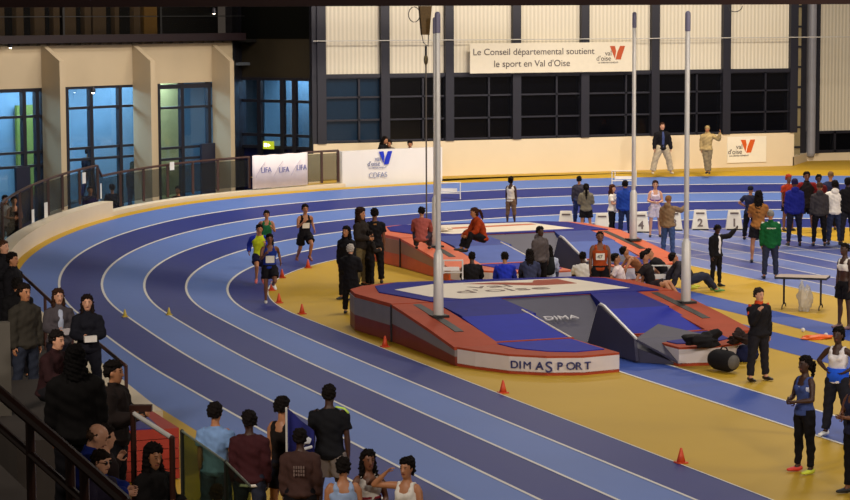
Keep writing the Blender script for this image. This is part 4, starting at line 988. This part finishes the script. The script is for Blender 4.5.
# walkers on far lanes
PF(511, 187, 226, 150, 'stand', 'person in white top and brown cropped trousers walking on the far lanes', top=('vest', W), bottom=('capri', (112, 88, 70)), sk='dark', hair='bun', fem=True)
PF(586, 185, 236, 180, 'front', 'person with a long dark ponytail in grey hoodie and black shorts, back turned', top=('hoodie', (112, 106, 92)), bottom=('shorts', BK), sk='tan', fem=True, hair='vpony')
PF(579, 186, 225, 180, 'stand', 'dark figure half hidden behind the ponytailed person', top=('long', (60, 58, 70)), bottom=('pants', (40, 50, 90)), sk='tan', hair='short')
PF(612, 186, 237, 70, 'cross', 'person with brown hair in white top and black tights facing the one in blue', top=('tee', W), bottom=('tights', BK), sk='light', fem=True, hair='long', hairc=(70, 40, 26))
PF(625, 182, 238, 160, 'stand', 'person in a bright blue long jacket and dark jeans beside the far upright', top=('jacket', (36, 66, 150)), bottom=('jeans', (36, 44, 74)), sk='tan', hair='short')
PF(655, 182, 237, 0, 'clasp', 'person in white vest with purple trim and pale shorts by marker three', top=('vest', (214, 200, 214)), bottom=('shorts', (206, 196, 206)), sk='light', fem=True, hair='pony', hairc=(50, 32, 24), extras=(x_band((110, 70, 150), .20, .24, .016),))
PF(668, 197, 257, 150, 'reach', 'person in grey brown hoodie and blue jeans reaching towards the near right pole', top=('hoodie', (128, 104, 78)), bottom=('jeans', (58, 76, 116)), sk='tan', hair='beanie', hairc=(128, 94, 60), mirror=True)
PF(662, 123, 174, 10, 'wide', 'tall person in black jacket and pale trousers standing against the far wall, left one', top=('jacket', BK), bottom=('wide', (176, 160, 134)), sk='light', hair='crop', hairc=(60, 40, 30), shoes=(200, 180, 150), extras=(x_open((60, 70, 110)),))
PF(707, 127, 174, -15, 'legx', 'person in beige hoodie with crossed legs leaning on the far wall, right one', top=('hoodie', (170, 146, 100)), bottom=('pants', (126, 112, 88)), sk='tan', hair='beanie', hairc=(160, 136, 92), mirror=False)
# officials and athletes to the right
PF(716, 226, 287, 40, 'arm_up', 'person in black tracksuit with white front stretching one arm out to the right', top=('jacket', BK), bottom=('tights', BK), sk='dark', hair='short', shoes=(40, 40, 44), head=(25, 10), extras=(x_open((226, 222, 226)),), mirror=False)
PF(750, 187, 240, 150, 'akimbo', 'person in dark hat and dark blue top standing left of the one with long hair', top=('tee', (40, 42, 62)), bottom=('pants', BK), sk='tan', hair='beanie', hairc=(34, 34, 46))
PF(758, 190, 263, 170, 'cross', 'person with long dark hair in mustard top and black shorts, bare legs', top=('tee', (140, 92, 48)), bottom=('shorts', BK), sk='tan', fem=True, hair='vlong')
PF(770, 212, 279, 180, 'stand', 'person in green jacket with white shoulders and lettering on the back', top=('jacket', (20, 84, 46)), bottom=('jeans', (44, 48, 66)), sk='tan', hair='beanie', hairc=(120, 116, 110), hem=-.14, extras=(x_backprint((220, 216, 200), .38, .24, 7), x_shoulders((214, 212, 200))))
PF(794, 177, 246, 180, 'stand', 'person in royal blue hoodie and dark leggings, back turned, left of the group', top=('hoodie', (32, 38, 122)), bottom=('tights', (34, 34, 50)), sk='brown', fem=True, hair='beanie', hairc=(34, 26, 60))
PF(788, 176, 231, 20, 'stand', 'person in orange and red top behind the one in royal blue hoodie', top=('tee', (160, 56, 34)), bottom=('shorts', BK), sk='brown', hair='short', hairc=(160, 60, 40))
PF(806, 173, 236, 0, 'akimbo', 'person in black gilet over dark red sleeves with bare legs, tallest of the group', top=('jacket', (30, 24, 26), (120, 30, 30)), bottom=('shorts', BK), sk='brown', hair='short', hem=-.16)
PF(819, 184, 246, 175, 'stand', 'person in charcoal hooded jacket and black leggings beside the white top', top=('hoodie', (62, 58, 60)), bottom=('tights', BK), sk='tan', fem=True, hair='beanie', hairc=(70, 50, 40))
PF(818, 176, 232, 0, 'stand', 'person with dark hair and dark red top behind the charcoal jacket', top=('long', (90, 30, 36)), bottom=('pants', BK), sk='dark', hair='short')
PF(834, 182, 245, 178, 'stand', 'person in white hoodie and dark jeans, back turned', top=('hoodie', (232, 224, 216)), bottom=('jeans', (44, 50, 74)), sk='brown', hair='short')
PF(830, 173, 230, 180, 'stand', 'tall person in dark blue with a beige cap behind the white hoodie', top=('long', (44, 48, 76)), bottom=('pants', BK), sk='tan', hair='beanie', hairc=(110, 84, 60))
PF(847, 178, 245, 180, 'stand', 'person all in black at the right edge beside the white hoodie', top=('jacket', BK), bottom=('pants', (36, 36, 44)), sk='dark', hair='short')
PF(844, 245, 329, -60, 'stand', 'athlete in white crop top and black shorts with bare legs at the right edge', top=('crop', W), bottom=('shorts', BK), sk='dark', fem=True, hair='crop', shoes=(110, 80, 80))
PF(758, 290, 381, 30, 'mouth', 'person in black tracksuit with orange collar and shoulders holding a hand to the mouth', top=('jacket', (30, 28, 32)), bottom=('pants', (36, 34, 40)), sk='light', hair='short', hairc=(50, 42, 38), mirror=True, shoes=(44, 34, 28), extras=(x_shoulders((206, 76, 40)), x_collar((206, 76, 40))), fat=1.06)
PF(804, 358, 473, -60, 'clasp', 'athlete with ponytail in blue vest and black tights, one red and one yellow shoe', top=('vest', (64, 78, 130)), bottom=('tights', BK), sk='dark', fem=True, hair='pony', shoes=((200, 210, 60), (210, 60, 50)), extras=(x_band((190, 190, 205), .30, .38, .012),))
PF(837, 329, 437, -35, 'akimbo', 'athlete in white and bright blue vest and black trousers with white shoes', top=('vest', (226, 220, 222)), bottom=('pants', (36, 36, 44)), sk='dark', fem=True, hair='bun', shoes=(232, 230, 226), extras=(x_band((40, 90, 220), -.04, .18, .028, 'vest_lower'),))
p_ = PT(856, 372, 1.7, -60, 'cross', 'dark-skinned person at the right edge, only one bare forearm in view', top=('vest', (40, 40, 60)), bottom=('tights', BK), sk='brown', fem=True, hair='bun')
# seated row behind near pad (on the nose of the far pad)
def seat_px(x, yt, z=.38, h=1.7, r=.515): 
    p = at(x, yt, z+h*r); return p
for (x, yt, lab, tp_, hr, kw) in (
  (472, 252, 'person in black sitting behind the near pad, leftmost of the seated row', ('long', BK), 'crop', dict(sk='dark')),
  (505, 252, 'person in bright blue top sitting behind the near pad', ('long', (34, 50, 170)), 'short', dict(sk='tan')),
  (530, 249, 'person with dark hair in grey blue jacket sitting behind the near pad', ('jacket', (54, 58, 84)), 'long', dict(sk='tan', fem=True)),
  (549, 245, 'person with dark bun sitting with a black backpack over a pale blue shirt', ('long', (170, 176, 196)), 'long', dict(sk='tan', fem=True, extras=(x_backpack((28, 30, 32)),))),
  (583, 252, 'person in white t-shirt sitting next to the athlete in orange', ('tee', (206, 200, 192)), 'crop', dict(sk='dark'))):
    e = person((0, 0, 0), 180, 1.7, 'sit', lab, top=tp_, bottom=('pants', (40, 42, 60)), hair=hr, **kw); p = at(x, yt, .385+LAST); z_ = .385
    if not (3.3 < p.y < 5.2): p = at(x, yt, LAST); z_ = 0
    e.location = (p.x, p.y, z_)
PT(600, 231, 1.76, 0, 'stand', 'athlete in orange vest with number bib standing behind the near pad', top=('vest', (156, 66, 30)), bottom=('shorts', BK), sk='brown', hair='crop', extras=(x_bib('47'), x_beard()))
PT(540, 226, 1.62, 40, 'stand', 'dark-haired person in grey hoodie standing behind the seated row', top=('hoodie', (84, 76, 76)), bottom=('pants', BK), sk='dark', hair='short')
PT(622, 253, 1.7, 80, 'sitback', 'person in white t-shirt reclining on the ground right of the athlete in orange', zg=.0, ratio=.50, top=('tee', (226, 206, 204)), bottom=('shorts', BK), sk='tan', hair='short')
PT(651, 251, 1.75, 70, 'sitback', 'person in black with dark hair reclining behind the lying athletes', zg=.0, ratio=.50, top=('tee', (34, 28, 30)), bottom=('shorts', (40, 30, 34)), sk='tan', hair='short')
for (x, y, f_, lab, tp_, bt, sk_, sh_) in (
  (640, 281, 95, 'person reclining with bare brown legs, left of the lying group', ('vest', (140, 90, 60)), ('shorts', BK), 'tan', (40, 36, 36)),
  (665, 284, 75, 'person reclining in black with yellow and white shoes in the middle of the lying group', ('long', BK), ('pants', (60, 56, 70)), 'tan', (206, 210, 60)),
  (689, 288, 100, 'person reclining in dark clothes with green trimmed shoes by the near right pole', ('jacket', (48, 44, 50)), ('pants', (44, 46, 60)), 'tan', (80, 130, 60))):
    p = at(x, y, .1); person((p.x, p.y, 0), f_, 1.70, 'sitback', lab, top=tp_, bottom=bt, sk=sk_, shoes=sh_, lean=-52, hair='short')
blob('backpack', at(655, 277, .1), (.6, .3, .32), cloth((60, 50, 50)), 'dark brown backpack lying behind the reclining athletes', 'bag', 31, 0, .2)
# spectators at the apron below
PT(215, 402, 1.76, 165, 'stand', 'person in pale blue t-shirt at the glass panel, leftmost standing spectator', top=('tee', (120, 150, 196)), bottom=('jeans', (60, 70, 90)), sk='tan', hair='short')
PT(249, 410, 1.74, 172, 'stand', 'person in dark maroon sweater over a white shirt, back turned', top=('long', (62, 30, 34)), bottom=('jeans', (44, 46, 60)), sk='dark', hair='short', head=(0, -30), extras=(x_band(W, -.12, -.085, .03, 'shirt_tail'),))
PT(282, 396, 1.80, 150, 'stand', 'person with curly hair in black and bright yellow vest standing beside the dark blue flag', top=('vest', (34, 28, 26)), bottom=('shorts', (30, 30, 40)), sk='tan', hair='short', fat=.9, extras=(lambda K: (lambda b: (b.tube([K['spine'](.0)+Vector((.11, .02, 0)), K['spine'](.2)+Vector((.115, .02, 0)), K['spine'](.36)+Vector((.13, .02, 0))], [(.04, .10), (.04, .10), (.03, .06)], 10, (1, 0, 0)), K['part']('yellow_side', b, cloth((220, 200, 30)), remesh=False)))(MB()),))
PT(329, 384, 1.86, 170, 'stand', 'tall person in black t-shirt with lime shoulder flash and grey shorts, back turned', top=('tee', (24, 24, 28)), bottom=('shorts', (128, 116, 110)), sk='dark', hair='crop', shoes=(170, 190, 50), fat=1.04, mirror=False, extras=(lambda K: (lambda b: (b.tube([K['neck']+Vector((.09, 0, .0)), K['sh'][1]+Vector((.0, 0, .062)), K['sh'][1]+Vector((.05, 0, .01))], [(.012, .03)]*3, 8), K['part']('shoulder_flash', b, cloth((190, 220, 90)), remesh=False)))(MB()),))
PT(300, 428, 1.62, 175, 'stand', 'person in dark brown long sleeved shirt with a faint print on the back', top=('long', (66, 46, 42)), bottom=('pants', BK), sk='dark', hair='short', fat=1.08, extras=(x_backprint((110, 90, 84), .34, .16, 5, 3),))
PT(343, 457, 1.60, 185, 'stand', 'person in pale blue vest with curly dark hair, lower middle of the spectators', top=('vest', (150, 170, 206)), bottom=('shorts', BK), sk='tan', hair='short')
PT(368, 449, 1.62, 20, 'clasp', 'child with dark hair in white vest with red and black chest bands, facing the stand', top=('vest', W), bottom=('shorts', BK), sk='brown', fem=True, hair='long', extras=(x_band((130, 40, 50), .22, .25, .014), x_band((40, 36, 50), .18, .215, .014)))
PT(407, 457, 1.60, -30, 'hair', 'child with ponytail in white vest touching their hair, rightmost spectator', top=('vest', W), bottom=('shorts', BK), sk='tan', fem=True, hair='bun', extras=(x_band((130, 40, 50), .22, .25, .014), x_band((40, 36, 50), .18, .215, .014)))
PT(217, 484, 1.45, 170, 'stand', 'person of whom only the dark hair shows at the bottom edge below the glass panel', top=('jacket', (40, 34, 30)), bottom=('pants', BK), sk='tan', hair='short', hairc=(60, 40, 26))
# flag held upright between the spectators
pfl = at(299, 412, 1.7); e = empty('club_flag', (pfl.x, pfl.y, 0), 'dark blue flag with a white emblem held behind the person in yellow vest', 'flag', rz=RC+math.pi*.0)
b = MB(); b.tube([(-.16, 0, 0), (-.16, 0, 1.75)], [.015, .015], 8); b.build('flag_pole', m_alu, e)
b = MB(); rings = []
for i in range(14):
    t = i/13; rings.append([(-.15+.34*t, .03*math.sin(t*9)-.006, .95+.1*t), (-.15+.34*t, .03*math.sin(t*9)+.006, .95+.1*t), (-.15+.34*t, .03*math.sin(t*9)+.006, 1.75-.30*t), (-.15+.34*t, .03*math.sin(t*9)-.006, 1.75-.30*t)])
b.loft(rings); b.build('flag_cloth', cloth((36, 38, 96)), e, True)
b = MB(); b.tube([(0, -.04, 1.28), (.06, -.045, 1.36), (.14, -.04, 1.33)], [(.05, .01), (.07, .01), (.04, .01)], 8, (0, 0, 1)); b.tube([(.02, -.04, 1.22), (.16, -.04, 1.26)], [(.02, .01)]*2, 8, (0, 0, 1)); b.build('emblem', cloth((200, 200, 206)), e, True)
# ------------------------------------------------------------------ people behind glass / boards
for (x, yt, w_, lab, c, hc_) in ((5, 195, 8.6, 'person in pale grey top behind the railing at the far left edge', (170, 168, 172), 'long'), (14, 196, 8.6, 'person with bare shoulders in dark vest behind the railing at the far left', (44, 30, 26), 'bun'),
      (88, 148, 8.8, 'person in black inside the second tall window', (20, 22, 34), 'short'), (133, 162, 8.6, 'person with long hair in dark clothes near the right side of the second window', (24, 26, 44), 'long')):
    if x < 20: PT(x, yt, 1.66, 20, 'cross', lab, top=('vest' if x > 8 else 'long', c), bottom=('pants', BK), sk='tan', fem=True, hair=hc_)
    else:
        q = onL(x, yt, -1.6 if x < 100 else -1.2); person((q.x, q.y, q.z-1.68), 160, 1.66, 'walk' if x < 100 else 'stand', lab, top=('long', c), bottom=('pants', (24, 34, 80)), sk='tan', hair=hc_)
        b = MB(); b.box((q.x, q.y, (q.z-1.68)/2), (1.6, 1.0, q.z-1.68), Lrot); struct(b.build('room_step', mat('room_step_grey', (80, 84, 90), .7)), 'grey step inside the lit room')
for (x, yt, lab, c, f_) in ((178, 186, 'person standing low behind the glass railing before the cream partition', (60, 40, 36), -30), (90, 186, 'person with brown face standing behind the glass below the paper notice', (40, 34, 60), 20), (112, 184, 'dark clothed person behind the glass just right of the kerb step', (20, 22, 40), 200)):
    PT(x, yt, 1.62, f_, 'stand', lab, top=('long', c), bottom=('pants', BK), sk='tan', hair='short')
for (x, yt, lab, c, hr, f_, D) in ((380, 136, 'person in black leaning behind the curved white board, left one', BK, 'long', 60, 76.05), (391, 139, 'person in brown grey leaning over the curved white board, middle one', (92, 80, 72), 'short', -20, 75.95), (410, 140, 'person in dark blue leaning over the curved white board, right one', (58, 54, 92), 'short', 0, 76.0)):
    q = atD(x, yt, dep(tp(S_px(x), 6.42))+.75); e_ = person((q.x, q.y, 0), f_, 1.62, 'lean_rail', lab, top=('jacket', c), bottom=('pants', BK), sk='tan', hair=hr, fem=(hr == 'long')); e_.location.z = q.z-LAST
# ------------------------------------------------------------------ stand at lower left
m_step = mat('dark_stand_concrete', (44, 36, 30), .85, 0, .12, 3)  # the stand's lack of light is put into this dark concrete colour
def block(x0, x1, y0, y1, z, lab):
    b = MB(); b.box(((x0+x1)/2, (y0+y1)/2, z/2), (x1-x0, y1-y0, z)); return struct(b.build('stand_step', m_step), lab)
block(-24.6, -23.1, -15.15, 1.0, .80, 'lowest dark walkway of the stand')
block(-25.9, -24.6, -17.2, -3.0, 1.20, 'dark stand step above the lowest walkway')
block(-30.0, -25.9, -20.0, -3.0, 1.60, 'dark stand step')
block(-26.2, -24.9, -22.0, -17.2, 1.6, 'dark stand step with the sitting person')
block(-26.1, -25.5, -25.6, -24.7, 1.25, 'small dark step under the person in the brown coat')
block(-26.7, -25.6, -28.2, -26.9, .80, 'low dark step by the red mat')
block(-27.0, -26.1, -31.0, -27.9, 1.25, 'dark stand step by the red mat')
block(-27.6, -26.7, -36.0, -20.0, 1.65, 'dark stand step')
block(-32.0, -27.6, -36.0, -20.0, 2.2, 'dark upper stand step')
STD = [  # clothes mostly coloured dark to give the figures an unlit, silhouetted look
 (58, 288, 1.66, .80, 25, 'clasp', 'person with long brown hair in grey coat, left of the two at the handrail', ('jacket', (76, 70, 74)), ('pants', (34, 32, 40)), 'vlong', (58, 38, 28), 'light', dict(fem=True, extras=(x_open((170, 176, 196)), x_hold((200, 190, 190), (.12, .05, .1))))),
 (87, 294, 1.66, .80, 10, 'clasp', 'person in black coat holding white papers, right of the two at the handrail', ('jacket', (26, 26, 34)), ('pants', (28, 28, 36)), 'vlong', (34, 24, 20), 'light', dict(fem=True, extras=(x_hold((222, 214, 206), (.2, .05, .1)),))),
 (24, 283, 1.72, 1.20, 45, 'stand', 'person in olive grey jacket standing in the dim stand at the left', ('jacket', (52, 48, 42)), ('jeans', (40, 44, 56)), 'short', (30, 22, 18), 'tan', {}),
 (12, 252, 1.72, .80, 70, 'stand', 'person with curly dark hair in black looking right at the top of the stand', ('jacket', (22, 20, 24)), ('pants', BK), 'short', (24, 18, 16), 'tan', {}),
 (3, 240, 1.78, .80, 60, 'cross', 'person in black with light face at the far left edge of the stand', ('jacket', (24, 22, 26)), ('pants', BK), 'crop', (70, 46, 34), 'light', {}),
 (17, 277, 1.66, .80, 200, 'stand', 'dark figure seen from behind beside the start of the handrail', ('jacket', (20, 18, 20)), ('pants', BK), 'short', (20, 16, 14), 'tan', {}),
 (48, 329, 1.62, 1.60, 60, 'chin', 'person in dark maroon jacket sitting with a hand to the chin', ('jacket', (44, 24, 26)), ('pants', BK), 'short', (26, 20, 18), 'light', {}),
 (113, 360, 1.70, 1.25, 75, 'front', 'person in dark brown coat with dark hair seen from the side above the red mat', ('puffer', (34, 26, 24)), ('pants', BK), 'short', (22, 16, 14), 'tan', {}),
 (75, 344, 1.80, 1.65, 190, 'stand', 'large person in black coat seen from behind, darkest figure of the stand', ('puffer', (20, 17, 17)), ('pants', BK), 'long', (16, 12, 12), 'tan', {}),
 (84, 424, 1.74, 1.65, 95, 'chair', 'balding person in royal blue jacket sitting with lowered head', ('jacket', (26, 40, 110)), ('pants', BK), 'fringe', (70, 52, 40), 'light', dict(head=(25, 0))),
 (104, 424, 1.60, 1.25, 120, 'mouth', 'person beside the balding one raising a hand to the face', ('long', (40, 30, 30)), ('pants', BK), 'short', (30, 22, 18), 'light', {}),
 (95, 449, 1.45, 1.65, 60, 'chair', 'child with glasses and dark hair sitting in front of the balding person', ('long', (40, 34, 50)), ('pants', BK), 'short', (34, 24, 20), 'light', dict(extras=(x_glasses(),))),
 (152, 442, 1.68, .80, 60, 'front', 'person with bushy dark hair in black coat in front of the red mat', ('puffer', (24, 20, 20)), ('pants', BK), 'long', (24, 16, 14), 'tan', dict(fem=True, head=(10, 20))),
]
RAT = {}
for (x, yt, h, zg, f_, pose, lab, tp_, bt, hr, hcl, sk_, kw) in STD:
    e_ = PT(x, yt, h, f_, pose, lab, zg=zg, top=tp_, bottom=bt, hair=hr, hairc=hcl, sk=sk_, **kw)
# red and blue mat on the floor by the stand
p = at(150, 478, 0); e = empty('gym_mat', (-23.56, -16.2, 0), 'red block mat with a blue top on the floor behind the glass panel', 'mat', rz=0)
b = MB(); R_ = []
for k in range(5): b.box((0, 0, .09+k*.15), (1.25, 2.0, .14))
b.build('mat_body', mat('mat_red', (150, 46, 32), .55, 0, .08, 4, .2), e)
b = MB(); b.prism([(-.6, -.95), (.35, -.95), (.45, .6), (.2, .85), (-.6, .85)], .76, .78); b.build('mat_top', mat('mat_blue', (44, 44, 110), .5), e)
# handrail along the stand front
def tube_obj(pts, r, m, par, nm='rail'):
    b = MB(); b.tube(pts, [r]*len(pts), 8); return b.build(nm, m, par)
XR = -23.15
P_ = [onX(x, y, XR) for x, y in ((20, 273), (45, 296), (72, 322), (98, 343), (126, 366))]
e = empty('stand_handrail', P_[0], 'dark handrail running down along the front of the stand', 'railing')
tube_obj([p-P_[0] for p in P_], .03, m_rail, e, 'top_rail')
for p in (P_[0], P_[1], P_[2], P_[3], P_[4]): tube_obj([p-P_[0], Vector((p.x, p.y, .80 if p.y > -15.1 else 0))-P_[0]], .028, m_rail, e, 'post')
Pa = [atD(x, y, D) for x, y, D in ((-8, 386, 17.2), (60, 444, 16.4), (126, 502, 15.6))]
e = empty('stair_rail', Pa[0], 'thick brown double rail crossing the bottom left corner', 'railing')
tube_obj([p-Pa[0] for p in Pa], .045, mat('brown_stair_rail', (58, 34, 26), .4), e, 'top_rail')
tube_obj([p-Pa[0]+Vector((0, 0, -.26)) for p in Pa], .03, mat('brown_stair_rail', (58, 34, 26), .4), e, 'lower_rail')
for p in (atD(30, 418, 16.75), atD(84, 465, 16.1), atD(70, 453, 16.3)): tube_obj([p-Pa[0], p-Pa[0]+Vector((0, 0, -1.1))], .035, mat('brown_stair_rail', (58, 34, 26), .4), e, 'post')
Pb = [atD(133, 413, 23.3), atD(172, 438, 23.0)]
e = empty('metal_handrail', Pb[0], 'short shiny handrail above the red mat', 'railing')
tube_obj([p-Pb[0] for p in Pb], .025, m_alu, e, 'rail'); tube_obj([Pb[1]-Pb[0], Vector((Pb[1].x, Pb[1].y, 0))-Pb[0]], .03, m_rail, e, 'post')
tube_obj([Vector((0, 0, .0)), Vector((0, 0, -Pb[0].z))], .03, m_rail, e, 'post')
b = MB(); q = atD(141, 408, 23.4); b.box((0, 0, 0), (.22, .1, .06), RC); o = b.build('rail_bracket', m_rail, e); o.location = q-Pb[0]
# glass screen at the foot
Q_ = [atD(182, 431, 24.5), atD(226, 462, 23.2), atD(250, 486, 22.3)]
e = empty('glass_screen', (Q_[0].x, Q_[0].y, 0), 'greenish glass screen with dark posts in front of the standing spectators', 'glass screen')
g0 = Vector((Q_[0].x, Q_[0].y, 0)); mg = glass_mat('green_glass', (186, 198, 172), .14)
for i, (a, c) in enumerate(zip(Q_, Q_[1:])):
    b = MB(); d_ = Vector((c.x-a.x, c.y-a.y, 0)).normalized(); nn = Vector((-d_.y, d_.x, 0))*.008
    lo_a, lo_c = Vector((a.x, a.y, .05)), Vector((c.x, c.y, .05))
    b.hull8([p-g0 for p in (lo_a-nn, lo_c-nn, lo_c+nn, lo_a+nn, a-nn, c-nn, c+nn, a+nn)]); b.build('glass_panel', mg, e)
for a in Q_[:2]: tube_obj([a-g0, Vector((a.x, a.y, 0))-g0], .022, mat('dark_grey_post', (60, 56, 52), .4), e, 'post')
tube_obj([q-g0 for q in Q_], .012, mat('glass_edge', (120, 128, 116), .3), e, 'top_edge')
# grey door post at the far left
b = MB(); a = atD(3, 345, 30); b.box((0, 0, -.35), (.16, .16, 1.3)); o = b.build('trim_3', mat('grey_post', (84, 78, 70), .6)); o.location = a; struct(o)
# ------------------------------------------------------------------ turn the lofted limbs into single skins
for (o, vx, nm) in BODY:
    md = o.modifiers.new('r', 'REMESH'); md.mode = 'VOXEL'; md.voxel_size = vx; md.use_smooth_shade = True
    sm = o.modifiers.new('s', 'SMOOTH'); sm.factor = .5; sm.iterations = 2
dg = bpy.context.evaluated_depsgraph_get(); dg.update()
for (o, vx, nm) in BODY:
    me = bpy.data.meshes.new_from_object(o.evaluated_get(dg)); old = o.data; m = old.materials[0]
    if len(me.polygons) < 20: print('REMESH FAIL', o.name, nm); continue
    if nm == 'hair':
        n = len(me.vertices); co = np.empty(n*3, 'f'); no = np.empty(n*3, 'f'); me.vertices.foreach_get('co', co); me.vertices.foreach_get('normal', no)
        co = co.reshape(-1, 3); no = no.reshape(-1, 3); d = .006*(np.sin(co[:, 0]*150+co[:, 2]*90)+np.sin(co[:, 1]*170-co[:, 2]*60)+np.sin(co[:, 2]*140+co[:, 0]*50))
        me.vertices.foreach_set('co', (co+no*d[:, None]).ravel())
    if nm in ('top', 'trousers', 'shorts', 'sleeves'):
        n = len(me.vertices); co = np.empty(n*3, 'f'); no = np.empty(n*3, 'f'); me.vertices.foreach_get('co', co); me.vertices.foreach_get('normal', no)
        co = co.reshape(-1, 3); no = no.reshape(-1, 3); ph = sum(map(ord, o.parent.name)) % 7
        d = .0035*(np.sin(co[:, 2]*52+co[:, 0]*30+ph)+np.sin(co[:, 2]*31-co[:, 1]*41+ph*2)+.6*np.sin(co[:, 0]*70+co[:, 2]*20))
        co = co+no*d[:, None]; me.vertices.foreach_set('co', co.ravel())
    o.modifiers.clear(); o.data = me
    if not me.materials: me.materials.append(m)
    me.polygons.foreach_set('use_smooth', [True]*len(me.polygons))

for body, fo in FING:   # fingers belong to the same continuous skin
    a_, b_ = body.data, fo.data; v = [tuple(x.co) for x in a_.vertices]; n = len(v); f = [tuple(p.vertices) for p in a_.polygons]
    v += [tuple(x.co) for x in b_.vertices]; f += [tuple(i+n for i in p.vertices) for p in b_.polygons]
    me = bpy.data.meshes.new('body'); me.from_pydata(v, [], f); me.materials.append(b_.materials[0]); me.polygons.foreach_set('use_smooth', [True]*len(me.polygons)); me.update()
    body.data = me; bpy.data.objects.remove(fo)
# ------------------------------------------------------------------ lights, world, camera
def area(name, loc, sx, sy, power, color=(1, .84, .62), rot=(0, 0, 0), spread=180):
    l = bpy.data.lights.new(name, 'AREA'); l.shape = 'RECTANGLE'; l.size = sx; l.size_y = sy; l.energy = power; l.color = color; l.spread = math.radians(spread)
    o = bpy.data.objects.new(name, l); col.objects.link(o); o.location = loc; o.rotation_euler = rot; return o
for i, (x, y, pw) in enumerate(((-12, 14, 1900), (-2, 15, 3000), (8, 14, 3200), (-12, 0, 1300), (0, 2, 2800), (-10, -12, 1100), (2, -12, 2000), (-14, -24, 800), (-4, -26, 900))):
    area('hall_lamp', (x, y, 12.6), 3.2, 1.2, pw*.33, (1, .88, .72) if x > -9 and y > -5 else (.98, .92, .86), spread=160)
# added soft fill, unseen, high on the camera side, lifts infield and faces
for (x, y, pw, tx, ty) in ((-34, -30, 800, -10, 0), (-20, -50, 900, -5, -5), (10, -40, 1500, 0, 8)):
    v = Vector((tx-x, ty-y, -11)); area('flood_lamp', (x, y, 12), 2.5, 1.5, pw, (1, .90, .78), v.to_track_quat('-Z', 'Y').to_euler(), 100)
area('facade_lamp', (2, 15, 8.8), 14, .6, 280, (1, .88, .70), (math.radians(62), 0, 0), 140)  # added strip light, unseen, brightens the corrugated panels
p = P0+dL*(LEN*.5)+nL*7; area('entrance_lamp', (p.x, p.y, 9.2), 10, .6, 260, (1, .88, .72), (math.radians(50), 0, Lrot), 150)  # added light, out of view, lifts the beige left wall
# rooms behind windows: blue-white lamps
for s in (.18, .5, .82):
    p = P0+dL*(LEN*s)-nL*1.8; area('room_lamp', (p.x, p.y, zwt+.3), 3.0, 1.5, 300, (.62, .84, 1), (0, 0, Lrot))
p = Q0+dQ*1.5-nQ*1.5; area('room_lamp', (p.x, p.y, z78+.2), 2.0, 1.2, 110, (.62, .84, 1), (0, 0, rQ))
p = P0+dL*(LEN*.5)-nL*.6; area('gallery_lamp', (p.x, p.y, ZT-.2), 14, .8, 220, (1, .8, .55), (0, 0, Lrot))
wd = bpy.data.worlds.new('World'); SC.world = wd; wd.use_nodes = True
wd.node_tree.nodes['Background'].inputs[0].default_value = (1, .8, .65, 1); wd.node_tree.nodes['Background'].inputs[1].default_value = .10
cd = bpy.data.cameras.new('Camera'); cd.sensor_fit = 'HORIZONTAL'; cd.sensor_width = 36; cd.lens = F/850*36; cd.clip_end = 400
co = bpy.data.objects.new('Camera', cd); col.objects.link(co)
M = Matrix((RI, UI, -_f)).transposed().to_4x4(); M.translation = CAM; co.matrix_world = M
SC.camera = co
SC.view_settings.view_transform = 'Standard'; SC.view_settings.look = 'None'; SC.view_settings.exposure = 0.0; SC.view_settings.gamma = 1
